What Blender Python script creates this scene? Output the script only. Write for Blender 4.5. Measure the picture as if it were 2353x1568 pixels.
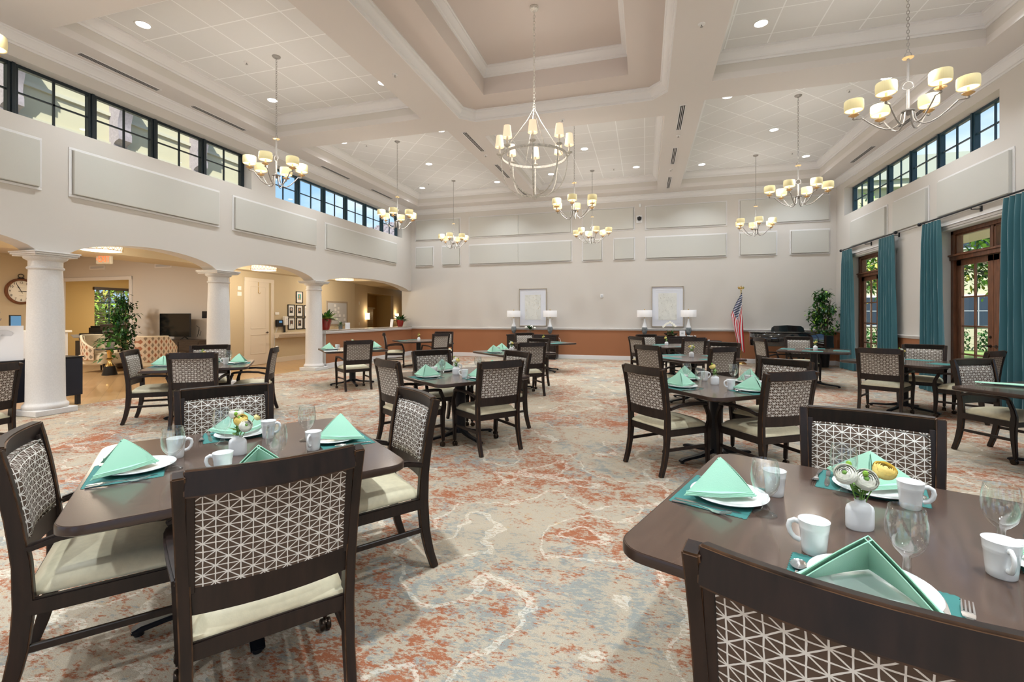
import bpy, bmesh, math, random
from math import sin, cos, pi, radians as R, sqrt, atan2
from mathutils import Vector, Matrix
for o in list(bpy.data.objects): bpy.data.objects.remove(o)
SC = bpy.context.scene; COL = SC.collection
random.seed(7)
# ---------------- camera ----------------
cd = bpy.data.cameras.new('camera'); cam = bpy.data.objects.new('camera', cd); COL.objects.link(cam)
cam.location = (0, 0, 1.32); cam.rotation_euler = (pi/2, 0, 0.279)
cd.sensor_width = 36; cd.lens = 36*1063.45/2353; cd.shift_y = -(784-727.09)/2353; cd.clip_start = .05; cd.clip_end = 400
SC.camera = cam
# ---------------- world: blue sky with clouds ----------------
W = bpy.data.worlds.new('sky'); SC.world = W; W.use_nodes = True; nt = W.node_tree; nt.nodes.clear()
def wn(t, **k):
    n = nt.nodes.new(t)
    for a, b in k.items(): setattr(n, a, b)
    return n
wo = wn('ShaderNodeOutputWorld'); wb = wn('ShaderNodeBackground'); wb.inputs[1].default_value = 1.25
tc = wn('ShaderNodeTexCoord'); sp = wn('ShaderNodeSeparateXYZ'); nt.links.new(tc.outputs['Generated'], sp.inputs[0])
r1 = wn('ShaderNodeValToRGB'); r1.color_ramp.elements[0].position = 0; r1.color_ramp.elements[0].color = (.42, .64, .93, 1)
r1.color_ramp.elements[1].position = .65; r1.color_ramp.elements[1].color = (.13, .33, .72, 1)
nt.links.new(sp.outputs[2], r1.inputs[0])
nz = wn('ShaderNodeTexNoise'); nz.inputs['Scale'].default_value = 2.3; nz.inputs['Detail'].default_value = 7
mp = wn('ShaderNodeMapping'); mp.inputs['Scale'].default_value = (1, 1, 2.6); mp.inputs['Location'].default_value = (.35, .1, 0)
nt.links.new(tc.outputs['Generated'], mp.inputs[0]); nt.links.new(mp.outputs[0], nz.inputs[0])
r2 = wn('ShaderNodeValToRGB'); r2.color_ramp.elements[0].position = .50; r2.color_ramp.elements[1].position = .68
nt.links.new(nz.outputs[0], r2.inputs[0])
mx = wn('ShaderNodeMix', data_type='RGBA'); nt.links.new(r2.outputs[0], mx.inputs[0]); nt.links.new(r1.outputs[0], mx.inputs[6])
mx.inputs[7].default_value = (.95, .96, 1, 1)
nt.links.new(mx.outputs[2], wb.inputs[0]); nt.links.new(wb.outputs[0], wo.inputs[0])
def sunlamp():
    l = bpy.data.lights.new('sun', 'SUN'); l.energy = 8.0; l.angle = .01; l.color = (1, .95, .87)
    o = bpy.data.objects.new('sun', l); COL.objects.link(o); o.rotation_euler = Vector((.45, -.55, .7)).to_track_quat('Z', 'Y').to_euler()
sunlamp()
DOWNLIGHT_W = 21; CHAND_W = 22; EMIT_SHADE = .30
SC.view_settings.view_transform = 'Standard'; SC.view_settings.look = 'None'; SC.view_settings.gamma = 1
SC.view_settings.use_curve_mapping = False; SC.view_settings.exposure = 0.30
# ---------------- materials ----------------
MATS = {}
def mat(name, col=(.5, .5, .5), rough=.5, metal=0, noise=None, bump=None, emit=None, coat=0, sheen=0, trans=0, ior=1.45):
    """noise=(scale, amount, stretch xyz) varies the colour; bump=(scale, strength)"""
    m = bpy.data.materials.new(name); m.use_nodes = True; N = m.node_tree; b = N.nodes['Principled BSDF']
    b.inputs['Base Color'].default_value = (*col, 1); b.inputs['Roughness'].default_value = rough; b.inputs['Metallic'].default_value = metal
    b.inputs['Coat Weight'].default_value = coat; b.inputs['Coat Roughness'].default_value = .1
    b.inputs['Sheen Weight'].default_value = sheen; b.inputs['Transmission Weight'].default_value = trans; b.inputs['IOR'].default_value = ior
    if emit: b.inputs['Emission Color'].default_value = (*emit[0], 1); b.inputs['Emission Strength'].default_value = emit[1]
    t = N.nodes.new('ShaderNodeTexCoord')
    if noise:
        p = N.nodes.new('ShaderNodeMapping'); p.inputs['Scale'].default_value = noise[2] if len(noise) > 2 else (1, 1, 1)
        n = N.nodes.new('ShaderNodeTexNoise'); n.inputs['Scale'].default_value = noise[0]; n.inputs['Detail'].default_value = 6
        N.links.new(t.outputs['Object'], p.inputs[0]); N.links.new(p.outputs[0], n.inputs[0])
        r = N.nodes.new('ShaderNodeValToRGB'); a = noise[1]
        r.color_ramp.elements[0].position = .3; r.color_ramp.elements[1].position = .7
        r.color_ramp.elements[0].color = (*[max(0, c*(1-a)) for c in col], 1); r.color_ramp.elements[1].color = (*[min(1, c*(1+a)) for c in col], 1)
        N.links.new(n.outputs[0], r.inputs[0]); N.links.new(r.outputs[0], b.inputs['Base Color'])
    if bump:
        n2 = N.nodes.new('ShaderNodeTexNoise'); n2.inputs['Scale'].default_value = bump[0]; n2.inputs['Detail'].default_value = 4
        N.links.new(t.outputs['Object'], n2.inputs[0]); bp = N.nodes.new('ShaderNodeBump'); bp.inputs['Strength'].default_value = bump[1]; bp.inputs['Distance'].default_value = .01
        N.links.new(n2.outputs[0], bp.inputs['Height']); N.links.new(bp.outputs[0], b.inputs['Normal'])
    MATS[name] = m; return m
class G:
    """small node-graph writer"""
    def __init__(s, name, rough=.6):
        s.m = bpy.data.materials.new(name); s.m.use_nodes = True; s.N = s.m.node_tree; s.b = s.N.nodes['Principled BSDF']
        s.b.inputs['Roughness'].default_value = rough; s.t = s.N.nodes.new('ShaderNodeTexCoord'); MATS[name] = s.m
    def set(s, sock, v):
        if isinstance(v, bpy.types.NodeSocket): s.N.links.new(v, sock)
        else: sock.default_value = v
    def math(s, op, a, b=0., c=0.):
        n = s.N.nodes.new('ShaderNodeMath'); n.operation = op
        for i, v in enumerate((a, b, c)): s.set(n.inputs[i], v)
        return n.outputs[0]
    def map(s, src, scale=(1, 1, 1), rot=(0, 0, 0), loc=(0, 0, 0)):
        n = s.N.nodes.new('ShaderNodeMapping'); s.set(n.inputs[0], src); n.inputs['Scale'].default_value = scale
        n.inputs['Rotation'].default_value = rot; n.inputs['Location'].default_value = loc; return n.outputs[0]
    def noise(s, src, scale, detail=4, rough=.55, dist=0):
        n = s.N.nodes.new('ShaderNodeTexNoise'); s.set(n.inputs[0], src); n.inputs['Scale'].default_value = scale
        n.inputs['Detail'].default_value = detail; n.inputs['Roughness'].default_value = rough; n.inputs['Distortion'].default_value = dist; return n
    def ramp(s, src, stops):
        n = s.N.nodes.new('ShaderNodeValToRGB'); s.set(n.inputs[0], src); e = n.color_ramp.elements
        while len(e) < len(stops): e.new(.5)
        for k, (p, c) in enumerate(stops): e[k].position = p; e[k].color = (*c, 1) if len(c) == 3 else c
        return n.outputs[0]
    def mix(s, f, a, b):
        n = s.N.nodes.new('ShaderNodeMix'); n.data_type = 'RGBA'; s.set(n.inputs[0], f)
        s.set(n.inputs[6], (*a, 1) if isinstance(a, tuple) else a); s.set(n.inputs[7], (*b, 1) if isinstance(b, tuple) else b); return n.outputs[2]
    def sep(s, src):
        n = s.N.nodes.new('ShaderNodeSeparateXYZ'); s.set(n.inputs[0], src); return n.outputs
    def bump(s, h, st, d=.01):
        n = s.N.nodes.new('ShaderNodeBump'); s.set(n.inputs['Height'], h); n.inputs['Strength'].default_value = st; n.inputs['Distance'].default_value = d
        s.N.links.new(n.outputs[0], s.b.inputs['Normal'])
    def base(s, c): s.set(s.b.inputs['Base Color'], c if not isinstance(c, tuple) else (*c, 1))
    def line(s, x, period, half):       # 1 on lines every period
        f = s.math('ABSOLUTE', s.math('SUBTRACT', s.math('FRACT', s.math('ADD', s.math('DIVIDE', x, period), .5)), .5))
        return s.math('LESS_THAN', s.math('MULTIPLY', f, period), half)
mat('wall', (.60, .56, .515), .85, bump=(90, .05)); mat('wall_tan', (.55, .46, .32), .85); mat('wall_ochre', (.52, .37, .15), .85)
mat('wall_rust', (.33, .135, .06), .8); mat('ceil_paint', (.66, .615, .585), .85); mat('ceil_shaded', (.60, .53, .49), .85)  # darker ceiling copy puts the upper coffer's shading into the colour
mat('trim', (.72, .70, .69), .45); mat('trim_cream', (.70, .63, .54), .5)
mat('panel_fabric', (.55, .535, .49), .95, bump=(300, .15)); mat('white', (.78, .78, .78), .4); mat('white_gloss', (.82, .82, .81), .15, coat=.4)
mat('black', (.012, .012, .014), .35); mat('black_metal', (.014, .016, .022), .35, .4); mat('slot', (.01, .01, .01), .9)
mat('dark_wood', (.013, .006, .004), .42, noise=(6, .55, (8, 8, 1))); mat('worn_wood', (.05, .026, .014), .35, noise=(5, .7, (6, 6, 1)), coat=.2)
mat('table_lam', (.070, .040, .028), .24, noise=(3, .22, (1, 14, 1)), coat=.35); mat('table_edge', (.035, .018, .012), .3, coat=.2)
mat('worn_edge', (.07, .033, .014), .42, noise=(16, .85, (1, 1, 1))); mat('vinyl', (.68, .61, .42), .5, noise=(40, .06), bump=(250, .05))
mat('mint', (.34, .62, .46), .85, bump=(400, .1), sheen=.2); mat('teal_mat', (.035, .17, .155), .7); mat('steel', (.62, .62, .62), .22, 1)
mat('nickel', (.36, .34, .32), .48, .7); mat('amber', (.78, .55, .26), .15, trans=.45); mat('candle', (.75, .6, .42), .5, emit=((1, .7, .4), .25))
mat('bronze', (.05, .035, .025), .3, .8); mat('gold', (.7, .5, .2), .25, 1); mat('stone', (.66, .64, .62), .6, noise=(60, .05)); mat('oak_dark', (.05, .035, .027), .4, noise=(5, .4, (1, 10, 10)))
mat('red_glaze', (.30, .012, .008), .12, coat=.8); mat('leaf', (.035, .13, .02), .45, noise=(3, .5)); mat('leaf_light', (.22, .40, .04), .45); mat('leaf_dark', (.018, .07, .022), .4, noise=(3, .5))
mat('bark', (.16, .11, .07), .8); mat('petal_white', (.93, .91, .82), .6); mat('petal_yellow', (.92, .74, .25), .6); mat('petal_pale', (.85, .75, .35), .6); mat('stem', (.16, .32, .06), .6)
mat('teal_curtain', (.035, .135, .16), .38, noise=(12, .05, (1, 1, .1)), sheen=.6); mat('door_wood', (.17, .068, .033), .42, noise=(5, .3, (6, 6, 1))); mat('chip', (.55, .3, .12), .5)
mat('fr_black', (.012, .02, .025), .35); mat('fr_reflect_blue', (.015, .045, .065), .35); mat('ext_cream', (.50, .46, .32), .9); mat('ext_wing', (.50, .47, .36), .9); mat('ext_fascia', (.36, .37, .31), .8)  # blue frame colour stands in for a reflection on dark frames
mat('corbel', (.30, .26, .27), .8, noise=(25, .15)); mat('ext_grass', (.22, .30, .09), .95, noise=(2, .35)); mat('ext_dark', (.03, .04, .06), .2); mat('roof_tile', (.33, .28, .29), .8); mat('ext_blue', (.55, .62, .72), .8)
mat('downlight', (1, 1, 1), .5, emit=((1, .97, .92), 9)); mat('exit_red', (.8, .08, .02), .5, emit=((1, .12, .03), 1.6)); mat('exit_body', (.62, .58, .48), .5)
mat('armchair_cream', (.62, .54, .40), .6); mat('screen', (.004, .004, .005), .12); mat('blue_screen', (.05, .12, .2), .3, emit=((.1, .25, .45), .6))
mat('granite', (.36, .30, .24), .25, noise=(220, .85)); mat('paper', (.78, .78, .80), .6); mat('grey_print', (.5, .51, .54), .5); mat('brass_lamp', (.55, .38, .16), .3, 1)
mat('linen_shade', (.80, .79, .80), .8, emit=((1, .95, .9), .12)); mat('cream_cloth', (.55, .47, .33), .9)
mat('skin', (.55, .33, .22), .6); mat('skin_dark', (.16, .08, .05), .6); mat('portrait_bg', (.09, .08, .08), .6); mat('portrait_teal', (.03, .35, .38), .6); mat('suit', (.03, .03, .035), .7); mat('hair_blond', (.5, .33, .14), .7); mat('hair_dark', (.05, .025, .015), .7)
mat('maple', (.55, .42, .24), .5); mat('white_metal', (.70, .67, .61), .5, noise=(35, .25)); mat('wear_dark', (.06, .05, .04), .6); mat('mirror_black', (.006, .006, .007), .04, coat=1)
mat('lamp_white', (.75, .76, .78), .15); mat('lamp_grey', (.16, .18, .19), .2, noise=(14, .5)); mat('smoke', (.3, .3, .3), .3); mat('orange', (.8, .25, .05), .5)
mat('shade_small', (.80, .68, .52), .8, emit=((1, .78, .52), .55)); mat('sconce', (.9, .8, .6), .8, emit=((1, .75, .45), 3.2)); mat('lobby_light', (.9, .9, .8), .8, emit=((1, .9, .72), .9))
mat('porch', (.45, .33, .22), .8); mat('navy', (.010, .012, .022), .45); mat('grey_light', (.62, .63, .66), .6); mat('leaf_yel', (.42, .40, .06), .5)
mat('mail', (.33, .26, .14), .4, .5); mat('celadon', (.25, .27, .22), .5)
def pane_mat():
    m = bpy.data.materials.new('pane'); m.use_nodes = True; N = m.node_tree; N.nodes.clear(); o = N.nodes.new('ShaderNodeOutputMaterial')
    t = N.nodes.new('ShaderNodeBsdfTransparent'); g = N.nodes.new('ShaderNodeBsdfGlossy'); g.inputs['Roughness'].default_value = .02; x = N.nodes.new('ShaderNodeMixShader'); x.inputs[0].default_value = .05
    t.inputs[0].default_value = (.95, .98, .98, 1)
    N.links.new(t.outputs[0], x.inputs[1]); N.links.new(g.outputs[0], x.inputs[2]); N.links.new(x.outputs[0], o.inputs[0]); MATS['pane'] = m
pane_mat()
def glass_mat():
    m = bpy.data.materials.new('glass'); m.use_nodes = True; N = m.node_tree; N.nodes.clear(); o = N.nodes.new('ShaderNodeOutputMaterial')
    t = N.nodes.new('ShaderNodeBsdfTransparent'); g = N.nodes.new('ShaderNodeBsdfGlossy'); g.inputs['Roughness'].default_value = .03; x = N.nodes.new('ShaderNodeMixShader')
    lw = N.nodes.new('ShaderNodeLayerWeight'); lw.inputs[0].default_value = .5; pw = N.nodes.new('ShaderNodeMath'); pw.operation = 'POWER'; pw.inputs[1].default_value = 3.2; N.links.new(lw.outputs['Facing'], pw.inputs[0]); f = N.nodes.new('ShaderNodeMath'); f.operation = 'MULTIPLY_ADD'; f.inputs[1].default_value = .72; f.inputs[2].default_value = .07; N.links.new(pw.outputs[0], f.inputs[0]); t.inputs[0].default_value = (.955, .97, .97, 1); g.inputs[0].default_value = (1, 1, 1, 1)
    N.links.new(f.outputs[0], x.inputs[0]); N.links.new(t.outputs[0], x.inputs[1]); N.links.new(g.outputs[0], x.inputs[2]); N.links.new(x.outputs[0], o.inputs[0]); MATS['glass'] = m
glass_mat()
def drum_mat():      # pleated silk drum shade, glowing
    g = G('drum', .8); s = g.sep(g.t.outputs['Object']); a = g.math('ARCTAN2', s[1], s[0])
    st = g.math('ADD', g.math('MULTIPLY', g.math('SINE', g.math('MULTIPLY', a, 90.)), .5), .5); c = g.mix(st, (.70, .60, .33), (.60, .50, .25)); g.base(c)
    g.N.links.new(c, g.b.inputs['Emission Color']); g.b.inputs['Emission Strength'].default_value = EMIT_SHADE
drum_mat(); mat('drum_in', (1, .86, .6), .8, emit=((1, .80, .52), 1.0))
def fabric_mat():
    g = G('chair_fabric', .8); ob = g.t.outputs['Object']; nn = g.noise(ob, 18, 2); w = g.math('MULTIPLY', g.math('SUBTRACT', nn.outputs[0], .5), .005)
    s = g.sep(ob); u = g.math('ADD', s[0], w); v = g.math('SUBTRACT', s[2], w); a, b = .0312, .0240
    th = g.math('ADD', .0010, g.math('MULTIPLY', g.noise(ob, 60, 1).outputs[0], .0011))
    n = sqrt(a*a+b*b); d1 = g.math('DIVIDE', g.math('ADD', g.math('MULTIPLY', v, a), g.math('MULTIPLY', u, b)), n); d2 = g.math('DIVIDE', g.math('SUBTRACT', g.math('MULTIPLY', v, a), g.math('MULTIPLY', u, b)), n)
    m = g.math('MAXIMUM', g.math('MAXIMUM', g.line(u, a, th), g.line(v, b, th)), g.math('MAXIMUM', g.line(d1, 2*a*b/n, th), g.line(d2, 2*a*b/n, th)))
    g.base(g.mix(m, (.085, .053, .034), (.72, .69, .63)))
fabric_mat()
def carpet_mat():
    g = G('carpet', .97); ob = g.t.outputs['Object']; st = g.map(ob, (1, 1, 1))
    warp = g.noise(ob, 1.5, 3); wv = g.N.nodes.new('ShaderNodeVectorMath'); wv.operation = 'ADD'; sc = g.N.nodes.new('ShaderNodeVectorMath'); sc.operation = 'SCALE'
    g.set(sc.inputs[0], warp.outputs[1]); sc.inputs['Scale'].default_value = .55; g.set(wv.inputs[0], ob); g.set(wv.inputs[1], sc.outputs[0]); P = wv.outputs[0]
    vo = g.N.nodes.new('ShaderNodeTexVoronoi'); vo.inputs['Scale'].default_value = 1.9; g.set(vo.inputs[0], P)
    ring = g.math('SINE', g.math('MULTIPLY', vo.outputs['Distance'], 21.)); 
    big = g.noise(P, 1.6, 5, .6).outputs[0]; fine = g.noise(g.map(ob, (1, 2.0, 1)), 34, 8, .75).outputs[0]; mid = g.noise(g.map(ob, (1, 1.5, 1)), 12, 6, .7).outputs[0]
    rust = g.math('ADD', g.math('ADD', g.math('MULTIPLY', big, .8), g.math('MULTIPLY', mid, .8)), g.math('ADD', g.math('MULTIPLY', fine, 1.15), g.math('MULTIPLY', ring, .04)))
    rm = g.ramp(rust, [(.0, (0, 0, 0)), (.0, (0, 0, 0))]) if 0 else g.math('MINIMUM', g.math('MAXIMUM', g.math('MULTIPLY', g.math('SUBTRACT', rust, 1.40), 9.), 0.), 1.)
    big2 = g.noise(g.map(P, loc=(7, 3, 0)), 1.9, 5, .6).outputs[0]; mid2 = g.noise(g.map(ob, (1, 1.6, 1), loc=(3, 9, 0)), 10, 6, .65).outputs[0]; fine2 = g.noise(g.map(ob, (1, 2.2, 1), loc=(5, 5, 0)), 30, 8, .72).outputs[0]
    gr = g.math('ADD', g.math('ADD', g.math('MULTIPLY', big2, .9), g.math('MULTIPLY', mid2, .75)), g.math('ADD', fine2, g.math('MULTIPLY', ring, -.05)))
    gm = g.math('MINIMUM', g.math('MAXIMUM', g.math('MULTIPLY', g.math('SUBTRACT', gr, 1.365), 8.), 0.), .9)
    pile = g.noise(ob, 260, 2, .6).outputs[0]
    cream = g.mix(pile, (.20, .155, .105), (.60, .52, .40)); rustc = g.mix(pile, (.17, .045, .015), (.42, .15, .065)); gray = g.mix(pile, (.13, .145, .135), (.32, .34, .32)); gold = g.mix(pile, (.34, .21, .10), (.60, .42, .24))
    gmk = g.math('MINIMUM', g.math('MAXIMUM', g.math('MULTIPLY', g.math('SUBTRACT', g.math('ADD', mid2, fine), 1.07), 7.), 0.), .8)
    c = g.mix(gmk, cream, gold); c = g.mix(gm, c, gray); c = g.mix(rm, c, rustc)
    ol = g.math('LESS_THAN', g.math('ABSOLUTE', g.math('SUBTRACT', g.math('FRACT', g.math('MULTIPLY', g.noise(P, 1.6, 1, .4).outputs[0], 5.)), .5)), .055); c = g.mix(g.math('MULTIPLY', ol, g.math('MULTIPLY', g.math('GREATER_THAN', fine2, .49), .5)), c, (.72, .65, .54))
    g.base(c); g.bump(pile, .6, .004)
carpet_mat()
def tile_mat(name, rot, ph):
    g = G(name, .9); q = g.map(g.t.outputs['Object'], rot=(0, 0, rot)); s = g.sep(q)
    m = g.math('MAXIMUM', g.line(g.math('ADD', s[0], ph[0]), .574, .0085), g.line(g.math('ADD', s[1], ph[1]), .574, .0085)); n = g.noise(g.t.outputs['Object'], 300, 2).outputs[0]
    g.base(g.mix(m, g.mix(n, (.68, .67, .66), (.75, .74, .73)), (.88, .88, .88))); g.bump(g.math('MULTIPLY', m, -1.), .5, .01)
tile_mat('tiles_straight', 0, (5.166-.574*9+.0, -5.563+.574*10)); tile_mat('tiles_diagonal', R(45), (0.1, .2))
def floor_wood():
    g = G('lobby_wood', .28); q = g.map(g.t.outputs['Object'], rot=(0, 0, R(37))); br = g.N.nodes.new('ShaderNodeTexBrick'); g.set(br.inputs[0], q)
    br.inputs['Scale'].default_value = 1; br.inputs['Brick Width'].default_value = 1.2; br.inputs['Row Height'].default_value = .2; br.inputs['Mortar Size'].default_value = .003
    br.inputs['Color1'].default_value = (.52, .33, .16, 1); br.inputs['Color2'].default_value = (.43, .26, .12, 1); br.inputs['Mortar'].default_value = (.2, .12, .06, 1)
    n = g.noise(g.map(q, (1.5, 12, 1)), 2, 5).outputs[0]; g.base(g.mix(g.math('MULTIPLY', n, .5), br.outputs[0], (.62, .42, .22))); g.b.inputs['Coat Weight'].default_value = .3
floor_wood()
def leafprint():     # armchair fabric: grey and rust leaf drops in a lattice
    g = G('leaf_print', .8); s = g.sep(g.t.outputs['Object']); h = g.math('ADD', s[0], s[1])
    def drop(ox, oy):
        a = g.math('SUBTRACT', g.math('FRACT', g.math('ADD', g.math('DIVIDE', h, .13), ox)), .5); b = g.math('SUBTRACT', g.math('FRACT', g.math('ADD', g.math('DIVIDE', s[2], .15), oy)), .5)
        return g.math('LESS_THAN', g.math('ADD', g.math('MULTIPLY', g.math('ABSOLUTE', a), 1.5), g.math('ABSOLUTE', b)), .36), g.math('GREATER_THAN', g.math('ADD', g.math('MULTIPLY', g.math('ABSOLUTE', a), 1.), g.math('ABSOLUTE', b)), .47)
    d1, l1 = drop(0, 0); d2, l2 = drop(.5, .5); c = g.mix(d1, (.55, .45, .34), (.22, .17, .12)); c = g.mix(d2, c, (.30, .12, .06)); g.base(c)
leafprint()
def flagmat():
    g = G('flag_cloth', .7); s = g.sep(g.t.outputs['UV']); u, v = s[0], s[1]      # u along the fly, v down the hoist (0 top)
    st = g.math('LESS_THAN', g.math('MODULO', g.math('MULTIPLY', v, 13.), 2.), 1.); c = g.mix(st, (.80, .78, .78), (.55, .012, .02))
    can = g.math('MULTIPLY', g.math('LESS_THAN', u, .4), g.math('LESS_THAN', v, 7/13))
    def dots(ox, oy):
        a = g.math('SUBTRACT', g.math('FRACT', g.math('ADD', g.math('DIVIDE', u, .4/6), ox)), .5); b = g.math('SUBTRACT', g.math('FRACT', g.math('ADD', g.math('DIVIDE', v, 7/13/5), oy)), .5)
        ang = g.math('ARCTAN2', b, a); rr = g.math('SQRT', g.math('ADD', g.math('MULTIPLY', a, a), g.math('MULTIPLY', b, b)))
        return g.math('LESS_THAN', rr, g.math('ADD', .2, g.math('MULTIPLY', g.math('COSINE', g.math('MULTIPLY', ang, 5.)), .07)))
    d = g.math('MAXIMUM', dots(0, 0), dots(.5, .5)); blue = g.mix(d, (.012, .022, .09), (.85, .85, .85)); g.base(g.mix(can, c, blue))
flagmat()
def artmat(name, seed, tint):
    g = G(name, .5); q = g.map(g.t.outputs['Object'], loc=(seed, seed*2, seed)); n = g.noise(q, 4, 6, .6, 1.2).outputs[0]; l = g.noise(g.map(q, (3, 1, 1.2), rot=(0, .7, 0)), 5, 5, .7, 1.5).outputs[0]
    l2 = g.noise(g.map(q, (1, 1, 3), rot=(0, -.5, 0)), 4, 5, .7, 2).outputs[0]
    c = g.mix(g.ramp(n, [(.35, (0, 0, 0)), (.7, (1, 1, 1))]), (.62, .62, .58), (.74, .73, .68)); c = g.mix(g.ramp(l, [(.60, (0, 0, 0)), (.66, (.75, .75, .75))]), c, tint); c = g.mix(g.ramp(l2, [(.61, (0, 0, 0)), (.68, (.55, .55, .55))]), c, (.28, .27, .24)); g.base(c)
artmat('art_one', 1.3, (.42, .30, .16)); artmat('art_two', 4.1, (.36, .33, .27))
mat('art_mat', (.70, .71, .77), .6); mat('champagne', (.50, .43, .34), .35, .6)
# ---------------- mesh builder ----------------
class MB:
    def __init__(s): s.v = []; s.f = []; s.uv = None
    def add(s, vs, fs, M=None):
        k = len(s.v); s.v += [tuple(M @ Vector(p)) if M else tuple(p) for p in vs]; s.f += [tuple(i+k for i in f) for f in fs]; return s
    def box(s, c, d, rz=0, M=None):
        x, y, z = [q/2 for q in d]; vs = [(-x, -y, -z), (x, -y, -z), (x, y, -z), (-x, y, -z), (-x, -y, z), (x, -y, z), (x, y, z), (-x, y, z)]
        T = Matrix.Translation(c) @ Matrix.Rotation(rz, 4, 'Z')
        return s.add(vs, [(0, 3, 2, 1), (4, 5, 6, 7), (0, 1, 5, 4), (1, 2, 6, 5), (2, 3, 7, 6), (3, 0, 4, 7)], (M @ T) if M else T)
    def bb(s, x0, x1, y0, y1, z0, z1): return s.box(((x0+x1)/2, (y0+y1)/2, (z0+z1)/2), (abs(x1-x0), abs(y1-y0), abs(z1-z0)))
    def prism(s, poly, z0, z1, M=None):
        n = len(poly); a = sum(poly[i][0]*poly[(i+1) % n][1]-poly[(i+1) % n][0]*poly[i][1] for i in range(n))
        if a < 0: poly = poly[::-1]
        vs = [(x, y, z0) for x, y in poly]+[(x, y, z1) for x, y in poly]
        return s.add(vs, [tuple(range(n))[::-1], tuple(range(n, 2*n))]+[(i, (i+1) % n, n+(i+1) % n, n+i) for i in range(n)], M)
    def lathe(s, prof, n=24, c=(0, 0, 0), sc=(1, 1), M=None, caps=True):
        vs = []; fs = []
        for r, z in prof:
            for k in range(n): vs.append((c[0]+r*sc[0]*cos(2*pi*k/n), c[1]+r*sc[1]*sin(2*pi*k/n), c[2]+z))
        for i in range(len(prof)-1):
            for k in range(n): a = i*n+k; b = i*n+(k+1) % n; fs.append((a, b, b+n, a+n))
        if caps:
            if prof[0][0] > 1e-5: fs.append(tuple(range(n))[::-1])
            if prof[-1][0] > 1e-5: fs.append(tuple((len(prof)-1)*n+k for k in range(n)))
        return s.add(vs, fs, M)
    def cyl(s, p, q, r, r2=None, n=12):
        return s.tube([p, q], [r, r2 if r2 is not None else r], n)
    def tube(s, path, rad, n=8, flat=1):
        path = [Vector(p) for p in path]; rad = rad if isinstance(rad, (list, tuple)) else [rad]*len(path); vs = []; fs = []; up = None
        for i, p in enumerate(path):
            t = (path[min(i+1, len(path)-1)]-path[max(i-1, 0)]); t = t.normalized() if t.length > 1e-9 else Vector((0, 0, 1))
            if up is None: up = Vector((0, 0, 1)) if abs(t.z) < .9 else Vector((1, 0, 0))
            b = t.cross(up); b = b.normalized() if b.length > 1e-6 else t.orthogonal().normalized(); up = b.cross(t)
            for k in range(n): a = 2*pi*k/n; vs.append(p+b*cos(a)*rad[i]+up*sin(a)*rad[i]*flat)
        for i in range(len(path)-1):
            for k in range(n): a = i*n+k; c = i*n+(k+1) % n; fs.append((a, c, c+n, a+n))
        fs.append(tuple(range(n))[::-1]); fs.append(tuple((len(path)-1)*n+k for k in range(n)))
        return s.add(vs, fs)
    def bar(s, path, side, w, h):
        """rectangular section: w along the fixed axis side, h across; lists allowed"""
        path = [Vector(p) for p in path]; n = len(path); side = Vector(side).normalized(); W_ = w if isinstance(w, (list, tuple)) else [w]*n; H_ = h if isinstance(h, (list, tuple)) else [h]*n; vs = []; fs = []
        for i, p in enumerate(path):
            t = (path[min(i+1, n-1)]-path[max(i-1, 0)]).normalized(); q = side.cross(t).normalized()
            for a, b in ((-1, -1), (1, -1), (1, 1), (-1, 1)): vs.append(p+side*a*W_[i]/2+q*b*H_[i]/2)
        for i in range(n-1):
            for k in range(4): a = i*4+k; c = i*4+(k+1) % 4; fs.append((a, c, c+4, a+4))
        fs.append((3, 2, 1, 0)); fs.append(tuple((n-1)*4+k for k in range(4))); return s.add(vs, fs)
    def ball(s, c, r, n=12, sc=(1, 1, 1)):
        m = n//2; prof = [(max(1e-6, sin(pi*i/m)), -cos(pi*i/m)) for i in range(m+1)]
        return s.lathe([(a, b) for a, b in prof], n, M=Matrix.Translation(c) @ Matrix.Diagonal((r*sc[0], r*sc[1], r*sc[2], 1)), caps=False)
    def crown(s, poly, z0, z1, proj, closed=True, inward=1, flip=False):
        """moulding along a plan polygon; inward=+1 grows to the left of travel"""
        P = [(0, z0), (.12, z0), (.16, z0+.16*(z1-z0)), (.3, z0+.2*(z1-z0)), (.34, z0+.34*(z1-z0)), (.5, z0+.5*(z1-z0)), (.72, z0+.7*(z1-z0)), (.82, z0+.74*(z1-z0)), (.86, z0+.86*(z1-z0)), (1, z0+.9*(z1-z0)), (1, z1), (0, z1)]
        n = len(poly); vs = []; fs = []
        for i in range(n):
            a = Vector(poly[i-1]) if (closed or i > 0) else None; b = Vector(poly[i]); c = Vector(poly[(i+1) % n]) if (closed or i < n-1) else None
            d1 = (b-a).normalized() if a is not None else (c-b).normalized(); d2 = (c-b).normalized() if c is not None else d1
            n1 = Vector((-d1.y, d1.x)); n2 = Vector((-d2.y, d2.x)); m = (n1+n2); m = m/(m.dot(n1)) if m.length > 1e-6 else n1
            for r, z in P: q = b+m*r*proj*inward; vs.append((q.x, q.y, z))
        k = len(P)
        for i in range(n if closed else n-1):
            for j in range(k): a = i*k+j; b = i*k+(j+1) % k; a2 = ((i+1) % n)*k+j; b2 = ((i+1) % n)*k+(j+1) % k; fs.append((a, a2, b2, b))
        if not closed: fs.append(tuple(range(k))); fs.append(tuple((n-1)*k+j for j in range(k))[::-1])
        return s.add(vs, fs)
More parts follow.
